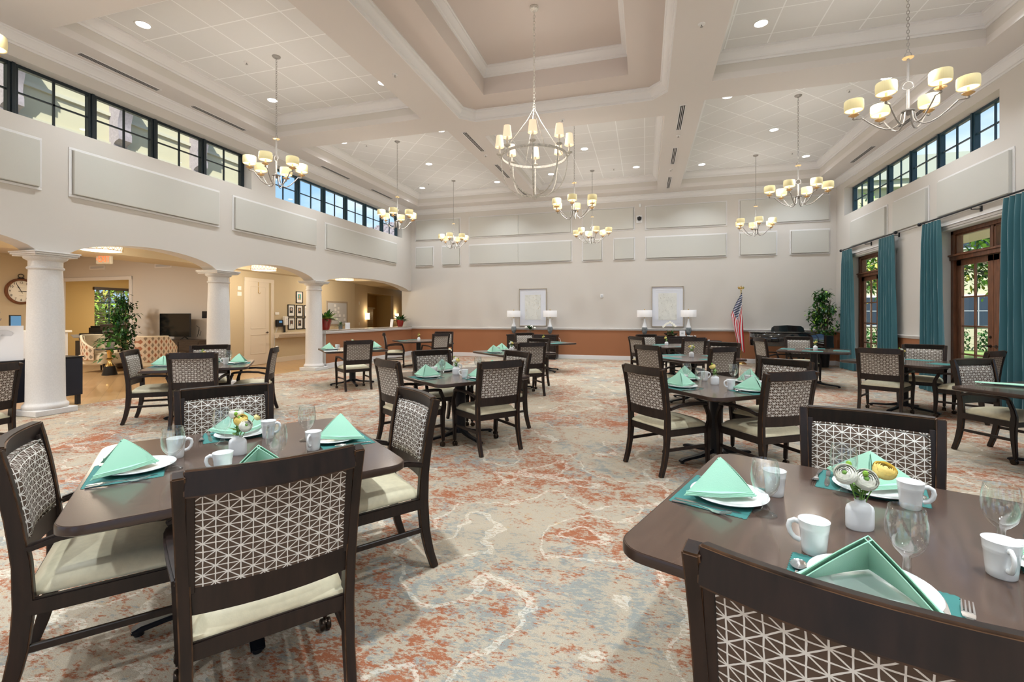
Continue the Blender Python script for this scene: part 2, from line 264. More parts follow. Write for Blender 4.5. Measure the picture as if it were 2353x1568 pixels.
    def obj(s, name, m, parent=None, bevel=0, seg=1, smooth=35, loc=None, edge=None):
        me = bpy.data.meshes.new(name); me.from_pydata([tuple(v) for v in s.v], [], s.f); bm = bmesh.new(); bm.from_mesh(me)
        if s.uv:
            ul = bm.loops.layers.uv.new('UVMap')
            for f in bm.faces:
                for l in f.loops: l[ul].uv = s.uv[l.vert.index]
        bmesh.ops.recalc_face_normals(bm, faces=bm.faces)
        if bevel:
            es = [e for e in bm.edges if len(e.link_faces) == 2 and e.calc_face_angle(0) > R(40)]
            bmesh.ops.bevel(bm, geom=es, offset=bevel, segments=seg, affect='EDGES', clamp_overlap=True, material=1 if edge else -1)
        for f in bm.faces: f.smooth = True
        for e in bm.edges:
            if len(e.link_faces) != 2 or e.calc_face_angle(0) > R(smooth): e.smooth = False
        bm.to_mesh(me); bm.free(); mm = MATS[m] if isinstance(m, str) else m; me.materials.append(mm); edge and me.materials.append(MATS[edge])
        o = bpy.data.objects.new(name, me); COL.objects.link(o)
        if parent: o.parent = parent
        if loc: o.location = loc
        return o
def B(x0, x1, y0, y1, z0, z1): return MB().bb(x0, x1, y0, y1, z0, z1)
def tag(o, label, cat, group=None):
    o['label'] = label; o['category'] = cat
    if group: o['group'] = group
    return o
def thing(name, label, cat, loc=(0, 0, 0), rz=0, group=None):
    o = bpy.data.objects.new(name, None); COL.objects.link(o); o.location = loc; o.rotation_euler = (0, 0, rz); o.empty_display_size = .1
    return tag(o, label, cat, group)
def struct(o): o['kind'] = 'structure'; return o
def copy_tree(o, parent=None):
    c = o.copy(); COL.objects.link(c)
    if parent: c.parent = parent
    for ch in list(o.children): copy_tree(ch, c)
    return c
def inst(proto, loc, rz, label, cat, group=None, used=set()):
    """first use moves the prototype itself, later uses copy it"""
    o = proto if proto.name not in used else copy_tree(proto); used.add(proto.name)
    o.location = loc; o.rotation_euler = (0, 0, rz); return tag(o, label, cat, group)
def text_mb(mb, txt, size, M, depth=.004):
    c = bpy.data.curves.new('t', 'FONT'); c.body = txt; c.size = size; c.extrude = depth; c.align_x = 'CENTER'; c.align_y = 'CENTER'; c.resolution_u = 2
    o = bpy.data.objects.new('t', c); COL.objects.link(o); dg = bpy.context.evaluated_depsgraph_get(); me = bpy.data.meshes.new_from_object(o.evaluated_get(dg))
    mb.add([tuple(v.co) for v in me.vertices], [tuple(p.vertices) for p in me.polygons], M); bpy.data.objects.remove(o); bpy.data.curves.remove(c); bpy.data.meshes.remove(me)
def arc(c, r, a0, a1, n): return [(c[0]+r*cos(a0+(a1-a0)*i/n), c[1]+r*sin(a0+(a1-a0)*i/n)) for i in range(n+1)]
def rrect(w, d, r, n=6): 
    p = []
    for (cx, cy, a) in ((w/2-r, d/2-r, 0), (-w/2+r, d/2-r, pi/2), (-w/2+r, -d/2+r, pi), (w/2-r, -d/2+r, 1.5*pi)): p += arc((cx, cy), r, a, a+pi/2, n)
    return p
# ================= ROOM SHELL =================
XL, XR, YB, YN, ZS, ZT = -7.69, 4.93, 14.3, -4.2, 4.923, 5.314
def holes2d(a0, a1, b0, b1, holes, put):
    As = sorted({a0, a1, *[h[0] for h in holes], *[h[1] for h in holes]}); Bs = sorted({b0, b1, *[h[2] for h in holes], *[h[3] for h in holes]})
    As = [a for a in As if a0 <= a <= a1]; Bs = [b for b in Bs if b0 <= b <= b1]
    for i in range(len(As)-1):
        run = None
        for j in range(len(Bs)-1):
            ma, mb_ = (As[i]+As[i+1])/2, (Bs[j]+Bs[j+1])/2; solid = not any(h[0] < ma < h[1] and h[2] < mb_ < h[3] for h in holes)
            if solid: run = [Bs[j], Bs[j+1]] if run is None else [run[0], Bs[j+1]]
            if (not solid or j == len(Bs)-2) and run: put(As[i], As[i+1], *run); run = None
# floors
struct(B(-8.05, XR+.3, YN, YB, -.12, 0).obj('floor', 'carpet'))
struct(B(-20, -8.05, -2, 20.4, -.12, 0).obj('floor', 'lobby_wood'))
# right wall with door and clerestory openings
DOORS = [12.35, 8.78, 5.21, 1.63, -1.94]; CL_R = [(8.37, 13.78), (2.3, 7.72)]; CZ0, CZ1 = 3.90, 4.615
m = MB(); hs = [(y-.95, y+.95, 0, 2.77) for y in DOORS]+[(a, b, CZ0, CZ1) for a, b in CL_R]
holes2d(YN, YB, .0, 5.3, hs, lambda a, b, c, d: m.bb(XR, XR+.3, a, b, c, d)); struct(m.obj('wall_right', 'wall'))
def runs(lo, hi, cuts):
    r = []; x = lo
    for a, b in sorted(cuts): r.append((x, a)); x = b
    r.append((x, hi)); return [q for q in r if q[1]-q[0] > .02]
rw = runs(YN, YB, [(y-.95, y+.95) for y in DOORS])
m = MB(); [m.bb(XR-.004, XR, a, b, .0, .91) for a, b in rw]; struct(m.obj('wall_right', 'wall_rust'))
def rail(mb, x0, x1, y0, y1, ax, s):      # chair rail profile, ax 'x' runs along y
    for z0, z1, d in ((.892, .91, .018), (.91, .935, .03), (.935, .953, .042)):
        if ax == 'x': mb.bb(x0, x0+s*d, y0, y1, z0, z1)
        else: mb.bb(x0, x1, y0, y0+s*d, z0, z1)
m = MB(); [rail(m, XR, 0, a, b, 'x', -1) for a, b in rw]; struct(m.obj('trim_1', 'trim', bevel=.003))
m = MB(); [m.bb(XR-.018, XR, a, b, 0, .125) for a, b in rw]; struct(m.obj('baseboard_right', 'trim', bevel=.004))
# back wall
struct(B(-8.05, XR+.3, YB, YB+.2, 0, 5.3).obj('wall_back', 'wall')); struct(B(-7.69, XR, YB-.004, YB, 0, .91).obj('wall_back', 'wall_rust'))
m = MB(); rail(m, -7.69, XR, YB, 0, 'y', -1); struct(m.obj('trim_2', 'trim', bevel=.003)); struct(B(-7.69, XR, YB-.018, YB, 0, .125).obj('baseboard_back', 'trim', bevel=.004))
# unseen wall behind the camera; tall window openings added to let daylight in
m = MB(); hs = [(x-1.1, x+1.1, .4, 4.4) for x in (-5.6, -1.4, 2.8)]; holes2d(XL-.3, XR+.3, 0, 5.3, hs, lambda a, b, c, d: m.bb(a, b, YN-.3, YN, c, d)); struct(m.obj('wall_near', 'wall'))
# left wall: arcade below, clerestory above
CY = [-1.01, 1.65, 4.31, 6.97, 9.63]; SPR = 2.183
def arch(a, b, rise=.245, n=22): c = (a+b)/2; h = (b-a)/2; return [(y, SPR+rise*max(0, 1-((y-c)/h)**2)**.72) for y in [a+(b-a)*i/n for i in range(n+1)]]
prof = [(YN, 2.72), (YN, SPR)]; prev = None
ends = [(CY[i]+.165, CY[i+1]-.165) for i in range(4)]+[(9.80, 14.13)]
prof += arch(YN+.3, CY[0]-.165)
for a, b in ends: prof += arch(a, b, .245 if b < 10 else .225)
prof += [(YB, SPR+.01), (YB, 2.72)]
n = len(prof); m = MB(); vs = [(XL, y, z) for y, z in prof]+[(XL-.3, y, z) for y, z in prof]; m.v = vs
# quads from arch line to z=2.72
m = MB(); low = prof[1:-1]
for (y0, z0), (y1, z1) in zip(low[:-1], low[1:]):
    if y1-y0 < 1e-5: continue
    m.add([(XL, y0, z0), (XL, y1, z1), (XL, y1, 2.72), (XL, y0, 2.72), (XL-.3, y0, z0), (XL-.3, y1, z1), (XL-.3, y1, 2.72), (XL-.3, y0, 2.72)], [(0, 1, 2, 3), (5, 4, 7, 6), (4, 5, 1, 0)])
CL_L = [(2.18, 7.595), (8.23, 13.70)]
hs = [(a, b, CZ0, CZ1) for a, b in CL_L]; holes2d(YN, YB, 2.72, 5.3, hs, lambda a, b, c, d: m.bb(XL-.3, XL, a, b, c, d))
struct(m.obj('wall_left', 'wall', smooth=20))
# ceiling soffit with tray openings
BL, BR_ = (-7.13, -3.91), (.99, 4.367)
trays = [(BL[0], BL[1], 3.985, 7.656, 0), (-7.13, -3.68, 8.29, 13.735, 1), (BR_[0], BR_[1], 3.985, 7.656, 0), (.957, 4.367, 8.29, 13.735, 1), (-3.07, .345, 8.74, 13.735, 0), (BL[0], BL[1], -.32, 3.35, 0), (BR_[0], BR_[1], -.32, 3.35, 0)]
cof = (-3.255, .36, 4.25, 8.07)
m = MB(); holes2d(XL-.3, XR+.3, YN-.3, YB+.2, [t[:4] for t in trays]+[cof], lambda a, b, c, d: m.bb(a, b, c, d, ZS, ZS+.1))
c = .24
for sx, sy in ((0, 0), (1, 0), (1, 1), (0, 1)):
    x = cof[sx]; y = cof[2+sy]; dx = c*(1 if sx == 0 else -1); dy = c*(1 if sy == 0 else -1); m.prism([(x, y), (x+dx, y), (x, y+dy)], ZS, ZS+.1)
struct(m.obj('ceiling', 'ceil_paint'))
mt = MB(); cr = MB(); mc = {0: MB(), 1: MB()}
for x0, x1, y0, y1, dg in trays:
    for q in ((x0-.1, x0, y0-.1, y1+.1), (x1, x1+.1, y0-.1, y1+.1), (x0, x1, y0-.1, y0), (x0, x1, y1, y1+.1)): mt.bb(*q, ZS+.1, ZT+.05)
    mc[dg].bb(x0-.1, x1+.1, y0-.1, y1+.1, ZT, ZT+.04); cr.crown([(x0, y0), (x1, y0), (x1, y1), (x0, y1)], 5.15, ZT, .13)
struct(mt.obj('ceiling', 'wall')); struct(mc[0].obj('ceiling', 'tiles_straight')); struct(mc[1].obj('ceiling', 'tiles_diagonal')); struct(cr.obj('trim_3', 'trim', smooth=25))
# centre coffer: octagon ring, shelf, upper coffer
def octo(x0, x1, y0, y1, c): return [(x0+c, y0), (x1-c, y0), (x1, y0+c), (x1, y1-c), (x1-c, y1), (x0+c, y1), (x0, y1-c), (x0, y0+c)]
oc = octo(*cof, c); m = MB(); k = len(oc)
for i in range(k): a = oc[i]; b = oc[(i+1) % k]; m.add([(a[0], a[1], ZS), (b[0], b[1], ZS), (b[0], b[1], 5.2), (a[0], a[1], 5.2)], [(0, 1, 2, 3)])
struct(m.obj('ceiling', 'ceil_paint')); UC = (-2.64, -.245, 4.85, 7.46); m = MB()
holes2d(cof[0]-.1, cof[1]+.1, cof[2]-.1, cof[3]+.1, [UC], lambda a, b, c_, d: m.bb(a, b, c_, d, 5.10, 5.18)); struct(m.obj('ceiling', 'ceil_shaded'))
x0, x1, y0, y1 = UC; m = MB()
for q in ((x0-.1, x0, y0-.1, y1+.1), (x1, x1+.1, y0-.1, y1+.1), (x0, x1, y0-.1, y0), (x0, x1, y1, y1+.1)): m.bb(*q, 5.18, 5.6)
m.bb(x0-.1, x1+.1, y0-.1, y1+.1, 5.55, 5.62); struct(m.obj('ceiling', 'ceil_shaded'))
m = MB(); m.crown(oc, ZS-.0, 5.10, .12); m.crown([(x0, y0), (x1, y0), (x1, y1), (x0, y1)], 5.385, 5.55, .10); struct(m.obj('trim_4', 'trim', smooth=25))
m = MB(); m.crown([(XL, YN), (XR, YN), (XR, YB), (XL, YB)], 4.767, ZS, .12); struct(m.obj('trim_5', 'trim', smooth=25))
struct(B(-8.2, 5.4, -4.6, 14.6, 5.9, 6.0).obj('ceiling', 'ceil_shaded')); m = MB()      # unseen roof deck over the trays, put there to block sky light
for q in ((-8.2, -8.0, -4.6, 14.6), (5.2, 5.4, -4.6, 14.6), (-8.0, 5.2, -4.6, -4.4), (-8.0, 5.2, 14.4, 14.6)): m.bb(*q, 5.3, 5.9)
struct(m.obj('wall_attic', 'ceil_shaded')); struct(B(5.4, 6.3, -4.6, 14.6, 5.6, 5.75).obj('ceiling_sun_blocker', 'ceil_paint')); struct(B(5.24, 7.3, -4.6, 15.5, 3.05, 3.2).obj('ceiling_porch', 'porch'))  # unseen eave added to keep direct sun out of the right clerestory
# ================= COLUMNS =================
def column():
    t = thing('column', '', 'column'); pl = B(-.235, .235, -.235, .235, 0, .075).obj('plinth', 'stone', t, bevel=.006)
    MB().lathe([(.225, .075), (.232, .09), (.235, .11), (.228, .135), (.208, .15), (.205, .165), (.2, .18), (.197, .5), (.192, 1.0), (.183, 1.5), (.17, 1.93), (.17, 1.945), (.187, 1.955), (.19, 1.968), (.187, 1.98), (.172, 1.99), (.172, 2.06), (.19, 2.075), (.215, 2.09), (.222, 2.11), (.222, 2.12)], 40).obj('shaft', 'stone', t, smooth=50)
    m = MB()
    for h, a, b in ((.235, 2.12, 2.14), (.25, 2.14, 2.165), (.262, 2.165, 2.183)): m.bb(-h, h, -h, h, a, b)
    m.obj('capital', 'stone', t, bevel=.004); return t
col0 = column()
for y, lb in zip(CY, ['off white round column nearest the camera, hidden left of frame', 'white round column left of the leftmost archway', 'thick white round column beside the dark sideboard', 'white round column right of the television', 'white round column at the end of the half wall']):
    if y > 3: inst(col0, (-7.84, y, 0), 0, lb, 'column', 'arcade columns')
# ================= CLERESTORY WINDOWS =================
def clere(n, y0, y1, side, mt_):
    X = XL-.22 if side < 0 else XR+.22; t = bpy.data.objects.new('window_%d' % n, None); COL.objects.link(t); struct(t); m = MB(); w = (y1-y0)/6
    for z in (CZ0+.02, CZ1-.02): m.bb(X-.035, X+.035, y0, y1, z-.025, z+.025)
    for i in range(7): y = y0+w*i; h = .055 if 0 < i < 6 else .04; y = min(max(y, y0+.04), y1-.04); m.bb(X-.04, X+.04, y-h, y+h, CZ0, CZ1)
    if 1:
        for i in range(1, 6): m.bb(X+(.03 if side < 0 else -.06), X+(.06 if side < 0 else -.03), y0+w*i-.02, y0+w*i+.02, CZ0, CZ1)
    m.obj('window_frame', mt_, t, bevel=.004); m = MB()
    for i in range(6): m.bb(X-.012, X+.012, y0+w*(i+.5)-.012, y0+w*(i+.5)+.012, CZ0, CZ1)
    m.bb(X-.012, X+.012, y0, y1, (CZ0+CZ1)/2-.011, (CZ0+CZ1)/2+.011); m.obj('muntins', mt_, t)
    B(X-.002, X+.002, y0, y1, CZ0, CZ1).obj('pane', 'pane', t)
clere(1, *CL_L[0], -1, 'fr_black'); clere(2, *CL_L[1], -1, 'fr_reflect_blue'); clere(3, *CL_R[0], 1, 'fr_reflect_blue'); clere(4, *CL_R[1], 1, 'fr_reflect_blue')
# ================= FRENCH DOORS =================
def french(n, yc):
    t = bpy.data.objects.new('door_%d' % n, None); COL.objects.link(t); struct(t); t.location = (0, yc, 0); X = 5.09; H_ = .95
    m = MB()
    for s in (-1, 1): m.bb(X-.03, X+.11, s*H_, s*(H_-.075), 0, 2.77)
    m.bb(X-.03, X+.11, -H_, H_, 2.71, 2.77); m.bb(X-.05, X+.11, -H_, H_, 2.27, 2.36); m.bb(X-.075, X+.11, -H_, H_, 2.335, 2.365); m.bb(X-.01, X+.08, -.025, .025, 2.36, 2.71)
    for s in (-1, 1): m.bb(X, X+.07, s*.025, s*.065, 2.36, 2.71); m.bb(X, X+.07, s*(H_-.075), s*(H_-.11), 2.36, 2.71)
    m.bb(X, X+.07, -H_+.08, H_-.08, 2.68, 2.71); m.bb(X, X+.07, -H_+.08, H_-.08, 2.36, 2.39); m.bb(X-.02, X+.15, -H_, H_, 0, .02)
    m.obj('door_frame', 'door_wood', t, bevel=.004); B(X+.03, X+.034, -H_+.1, H_-.1, 2.38, 2.7).obj('transom_pane', 'pane', t)
    for s in (-1, 1):
        a, b = s*.004, s*(H_-.08); lo, hi = min(a, b), max(a, b); m = MB(); m.bb(X+.01, X+.055, lo, lo+.12, .02, 2.265); m.bb(X+.01, X+.055, hi-.12, hi, .02, 2.265); m.bb(X+.01, X+.055, lo, hi, 2.17, 2.265); m.bb(X+.01, X+.055, lo, hi, .02, .24)
        mid = (lo+hi)/2; m.bb(X+.015, X+.05, mid-.011, mid+.011, .24, 2.17)
        for z in (.69, 1.155, 1.64): m.bb(X+.015, X+.05, lo+.12, hi-.12, z-.012, z+.012)
        lf = m.obj('door_leaf', 'door_wood', t, bevel=.004); B(X+.031, X+.034, lo+.11, hi-.11, .24, 2.17).obj('pane', 'pane', lf)
        h = MB(); y = s*.06; h.lathe([(.026, 0), (.026, .008), (.012, .012), (.012, .04)], 12, M=Matrix.Translation((X+.01, y, .86)) @ Matrix.Rotation(-pi/2, 4, 'Y'))
        h.tube([(X-.03, y, .86), (X-.035, y+s*.03, .862), (X-.03, y+s*.07, .855), (X-.03, y+s*.11, .862)], [.009, .010, .008, .007], 8); h.obj('door_handle', 'bronze', lf)
        if s > 0: MB().lathe([(.022, 0), (.022, .012), (.01, .02)], 12, M=Matrix.Translation((X+.01, y, 1.0)) @ Matrix.Rotation(-pi/2, 4, 'Y')).obj('deadbolt', 'bronze', lf)
for i, y in enumerate(DOORS): french(i+1, y)
m = MB()
for y in DOORS:      # head casings
    for z0, z1, d in ((2.77, 2.80, .02), (2.80, 2.84, .035), (2.84, 2.86, .055)): m.bb(XR-d, XR, y-1.0, y+1.0, z0, z1)
struct(m.obj('trim_6', 'trim', bevel=.004))
# ================= ACOUSTIC PANELS =================
def panel(axis, P, a, b, z0, z1, label, split=None, sgn=1):
    t = thing('acoustic_panel', label, 'wall panel', (0, 0, 0), 0, 'grey fabric acoustic wall panels'); fr = MB(); f = .035; d = .014*sgn
    def bx(mb, a0, a1, c0, c1, dd0, dd1):
        if axis == 'x': mb.bb(P+dd0, P+dd1, a0, a1, c0, c1)
        else: mb.bb(a0, a1, P+dd0, P+dd1, c0, c1)
    for q in ((a, b, z0, z0+f), (a, b, z1-f, z1), (a, a+f, z0+f, z1-f), (b-f, b, z0+f, z1-f)): bx(fr, *q, 0, d)
    fr.obj('panel_frame', 'trim', t, bevel=.003); cuts = [a+f+.004]+([split-.001, split+.001] if split else [])+[b-f-.004]
    for i in range(0, len(cuts), 2): m = MB(); bx(m, cuts[i], cuts[i+1], z0+f+.004, z1-f-.004, 0, .055*sgn); m.obj('fabric_face', 'panel_fabric', t, bevel=.006)
def pl(axis, P, L, z0, z1, s, names):
    for (a, b), nm in zip(L, names): panel(axis, P, a, b, z0, z1, nm, None, s)
pl('x', XL, [(1.79, 4.18), (4.48, 6.85), (7.13, 9.52), (9.83, 13.31)], 2.985, 3.675, 1, ['grey fabric panel cut by the left frame edge under the black windows', 'long grey fabric panel above the archway with the exit sign', 'grey fabric panel above the portrait archway on the left wall', 'grey fabric panel on the left wall nearest the back corner'])
pl('x', XR, [(11.55, 13.33), (10.07, 11.29), (8.07, 9.8), (5.9, 7.8)], 3.0, 3.68, -1, ['grey fabric panel on the window wall nearest the back corner', 'square grey fabric panel on the window wall between two others', 'large grey fabric panel on the right wall above the nearest curtain rod', 'grey fabric panel on the right wall outside the frame'][:3])
panel('y', YB, -7.52, -5.87, 3.87, 4.6, 'upper row grey wall panel at the far left of the back wall', None, -1)
panel('y', YB, -5.58, -2.16, 3.885, 4.6, 'upper row double wide grey panel on the back wall, seam in the middle', -3.88, -1)
panel('y', YB, -1.86, -.28, 3.89, 4.6, 'upper row grey panel just left of the wall mounted camera', None, -1)
panel('y', YB, .01, 2.25, 3.88, 4.6, 'upper row grey panel just right of the wall mounted camera', None, -1)
panel('y', YB, 2.54, 4.79, 3.87, 4.61, 'upper row grey panel at the right end of the back wall', None, -1)
for a, b, nm, sp_ in ((-7.52, -6.84, 'small lower row panel nearest the left corner of the back wall', None), (-6.55, -5.86, 'small lower row panel, second from the left corner of the back wall', None), (-5.58, -2.15, 'lower row double wide grey panel on the back wall with a centre seam', -3.88), (-1.86, -1.22, 'small lower row panel right of the double wide panel', None), (-.91, -.27, 'small lower row panel below the wall mounted camera', None), (.01, 2.25, 'long lower row panel above the right hand painting', None), (2.55, 3.52, 'lower row panel above and right of the flag', None), (3.82, 4.79, 'lower row panel nearest the right corner of the back wall', None)):
    panel('y', YB, a, b, 3.0, 3.685, nm, sp_, -1)
# ================= CEILING FIXTURES =================
def vent():
    t = thing('ceiling_vent', '', 'vent'); B(-.055, .055, -.555, .555, -.006, 0).obj('vent_frame', 'trim', t)
    for i in (-1, 0, 1): B(i*.028-.008, i*.028+.008, -.535, .535, -.008, -.004).obj('slot', 'slot', t)
    return t
v0 = vent(); K = lambda x, y: (x*.979, y*.979)
ordl = ['nearest', 'second nearest', 'third nearest', 'farthest']
for i, y in enumerate((5.1, 6.79, 10.15, 12.33)): inst(v0, (-7.44, y*.979, ZS), 0, 'slotted air vent above the left windows, %s of four' % ordl[i], 'vent', 'linear ceiling vents')
for i, y in enumerate((9.18, 11.23, 13.34)): inst(v0, (-3.39, y*.979, ZS), 0, 'slotted air vent in the beam left of centre, %s of three' % ('nearest', 'middle', 'farthest')[i], 'vent', 'linear ceiling vents')
for i, y in enumerate((9.12, 11.25, 13.44)): inst(v0, (.63, y*.979, ZS), 0, 'slotted air vent in the beam right of centre, %s of three' % ('nearest', 'middle', 'farthest')[i], 'vent', 'linear ceiling vents')
for i, y in enumerate((10.15, 12.32)): inst(v0, (4.66, y*.979, ZS), 0, 'slotted air vent above the right windows, %s of two' % ('nearer', 'farther')[i], 'vent', 'linear ceiling vents')
def downlight():
    t = thing('recessed_light', '', 'ceiling light'); MB().lathe([(.08, -.001), (.083, -.006), (.098, -.007), (.102, -.002), (.102, 0)], 28, caps=False).obj('trim_ring', 'trim', t)
    MB().lathe([(1e-5, -.003), (.081, -.003)], 28, caps=False).obj('lens', 'downlight', t); return t
d0 = downlight(); dl = [(-6.74, 4.8), (-4.39, 7.15), (-6.75, 7.15), (-4.39, 4.8), (-5.55, 11.3), (-6.79, 13.35), (-4.3, 13.37), (-6.79, 9.33), (-4.3, 9.33), (-1.41, 11.32), (-.22, 13.09), (-2.58, 13.06), (-.22, 9.5), (-2.58, 9.5), (1.56, 7.15), (3.95, 7.15), (2.72, 11.3), (3.95, 13.39), (1.48, 13.35), (3.98, 9.36), (1.48, 9.36), (1.56, 4.8), (3.95, 4.8), (-6.74, 1.4), (3.95, 1.4), (1.5, 1.4), (-4.4, 1.4), (-6.74, -2.6), (3.95, -2.6), (1.5, -2.6), (-1.4, 1.6), (-1.4, -2)]
zone = lambda x, y: ('front' if y < 4 else 'near' if y < 8 else 'far')+(' left' if x < -3.7 else ' right' if x > .9 else ' centre')+' tray'
def cnr(x, y):
    cx = -5.5 if x < -3.7 else 2.7 if x > .9 else -1.4; a = 'centre' if abs(x-cx) < .4 and 10 < y < 12 else (('back ' if (y > 12 or 6 < y < 8) else 'front ')+('left' if x < cx else 'right')); return a
for x, y in dl:
    if y > 4: inst(d0, (x*.979, y*.979, ZT), 0, 'round recessed ceiling light at the %s of the %s' % (cnr(x, y), zone(x, y)), 'ceiling light', 'recessed ceiling lights')
    l = bpy.data.lights.new('downlight_and_fill', 'AREA'); l.shape = 'DISK'; l.size = .16; l.energy = DOWNLIGHT_W*(1 if y > 4 else 2.4); l.spread = R(110); l.color = (.86, .94, 1); o = bpy.data.objects.new('downlight_and_fill', l); COL.objects.link(o); o.location = (x*.979, y*.979, ZT-.02 if y > 4 else ZS-.03)  # lamps without a fixture are unseen, added and boosted to brighten the foreground
def sprinkler():
    t = thing('fire_sprinkler', '', 'sprinkler'); MB().lathe([(.012, -.01), (.04, -.006), (.045, 0)], 16).obj('escutcheon', 'trim', t); m = MB(); m.cyl((0, 0, 0), (0, 0, -.035), .006); m.lathe([(.018, -.037), (.018, -.034)], 10); m.obj('sprinkler_head', 'nickel', t); return t
s0 = sprinkler()
for x, y, lb in ((-3.65, 6.28, 'in the beam left of the centre coffer'), (.69, 6.26, 'in the beam right of the centre coffer'), (-1.48, 8.58, 'in the beam behind the big chandelier'), (-3.49, 10.0, 'between the left beam vents'), (.66, 9.99, 'between the nearer right beam vents'), (.63, 12.26, 'between the farther right beam vents')): inst(s0, (x*.979, y*.979, ZS), 0, 'small white fire sprinkler '+lb, 'sprinkler', 'ceiling sprinklers')
for x, y, lb in ((-6.14, 5.97, 'left of the near left chandelier'), (-6.36, 9.63, 'in the far left tray, nearer one'), (-6.38, 12.97, 'in the far left tray, farther one'), (3.55, 9.7, 'in the far right tray, nearer one'), (3.54, 13.02, 'in the far right tray, farther one'), (-.82, 13.08, 'in the tray behind the big chandelier')): inst(s0, (x*.979, y*.979, ZT), 0, 'small white fire sprinkler '+lb, 'sprinkler', 'ceiling sprinklers')
# ================= CHANDELIERS =================
def chain(mb, z0, z1, r=.012, pitch=.034, w=.0028):
    n = int((z1-z0)/pitch)
    for i in range(n):
        z = z0+pitch*(i+.5); a = (i % 2)*pi/2; P = [(cos(a)*r*cos(q), sin(a)*r*cos(q), z+pitch*.66*sin(q)) for q in [2*pi*k/8 for k in range(9)]]; mb.tube(P, w, 4)
def ring(mb, c, r, w, axis='y', n=24):
    P = [((c[0]+r*cos(q), c[1], c[2]+r*sin(q)) if axis == 'y' else (c[0]+r*cos(q), c[1]+r*sin(q), c[2])) for q in [2*pi*k/n for k in range(n+1)]]; mb.tube(P, w, 8)
def chandelier(oval):
    t = thing('chandelier', '', 'chandelier'); L = 5.314
    MB().lathe([(.012, -.045), (.02, -.03), (.05, -.02), (.06, -.008), (.062, 0)], 24, c=(0, 0, L)).obj('canopy', 'nickel', t); m = MB(); chain(m, 4.10, L-.03); m.obj('chain', 'nickel', t)
    m = MB(); ring(m, (0, 0, 4.075), .027, .004); m.cyl((0, 0, 4.05), (0, 0, 3.795), .011); ring(m, (0, 0, 3.75), .043, .0055); m.cyl((0, 0, 3.705), (0, 0, 3.48), .012); m.lathe([(.012, 3.44), (.03, 3.47), (.058, 3.478), (.06, 3.488), (.03, 3.496), (.012, 3.51)], 24); m.obj('stem', 'nickel', t)
    MB().lathe([(.012, 4.035), (.045, 4.04), (.05, 4.046), (.03, 4.056), (.012, 4.06)], 24).obj('amber_disc', 'amber', t)
    spec = [(a*pi/3, .36, .0) for a in range(6)] if not oval else [(0, .46, 0), (pi, .46, 0), (R(56), .37, 0), (R(124), .37, 0), (-R(56), .37, 0), (-R(124), .37, 0)]
    for i, (a, r, dz) in enumerate(spec):
        d = Vector((cos(a), sin(a), 0)); P = [Vector((0, 0, 3.475))+d*.035]
        for q in range(9): u = q/8; P.append(d*(.05+(r-.05)*(1-cos(u*pi*.62))/(1-cos(pi*.62)))+Vector((0, 0, 3.46-.14*sin(min(1, u*1.15)*pi)*1.0+.06*u**3)))
        P[-1] = d*r+Vector((0, 0, 3.50)); arm = MB().tube(P, .0075, 8); arm.ball((d*r+Vector((0, 0, 3.51))), .016, 10); arm.obj('arm', 'nickel', t)
        dish = MB().lathe([(.008, 3.525), (.03, 3.535), (.052, 3.548), (.05, 3.552), (.028, 3.543), (.012, 3.537)], 20, c=(d.x*r, d.y*r, 0)).obj('amber_dish', 'amber', t)
        MB().cyl((d.x*r, d.y*r, 3.535), (d.x*r, d.y*r, 3.61), .0105).obj('candle', 'candle', t)
        sh = MB().lathe([(.088, -.055), (.090, -.05), (.0925, 0), (.090, .05), (.086, .056), (.084, .05), (.084, -.05), (.088, -.055)], 32, caps=False).obj('lamp_shade', 'drum', t, smooth=50, loc=(d.x*r, d.y*r, 3.655))
        MB().lathe([(1e-5, .03), (.07, .03), (.07, -.04), (.078, -.053), (.084, -.05)], 24, caps=False).obj('diffuser', 'drum_in', sh, smooth=50)
    return t
chr_ = chandelier(False); cho = chandelier(True)
for p, x, y, rz, lb in ((chr_, -5.44, 5.84, R(-10), 'drum shade chandelier hanging nearest the black left windows'), (chr_, -5.43, 9.44, R(-14), 'drum shade chandelier over the middle of the left wall'), (chr_, -5.41, 12.63, R(-25), 'drum shade chandelier in the far left corner'), (cho, -1.38, 9.44, R(-32), 'drum shade chandelier just behind the big basket chandelier'), (cho, -1.38, 12.8, R(-12), 'drum shade chandelier at the back, right of the basket chandelier'),
    (cho, 2.67, 5.84, R(-18), 'large looking drum shade chandelier nearest, at upper right'), (cho, 2.67, 9.47, R(-3), 'drum shade chandelier in the middle of the right trays'), (cho, 2.65, 12.7, R(33), 'small looking drum shade chandelier at the far right'), (chr_, -5.44, 2.22, R(12), 'drum shade chandelier whose one shade shows at the left frame edge')):
    inst(p, (x, y, 0), rz, lb, 'chandelier', 'drum shade chandeliers')
    l = bpy.data.lights.new('chandelier_lamp', 'POINT'); l.energy = CHAND_W/3; l.color = (1, .95, .90); l.shadow_soft_size = .07
    for q in range(3): o = bpy.data.objects.new('chandelier_lamp', l); COL.objects.link(o); a = rz+R(30+120*q); o.location = (x+.36*cos(a), y+.36*sin(a), 3.74)
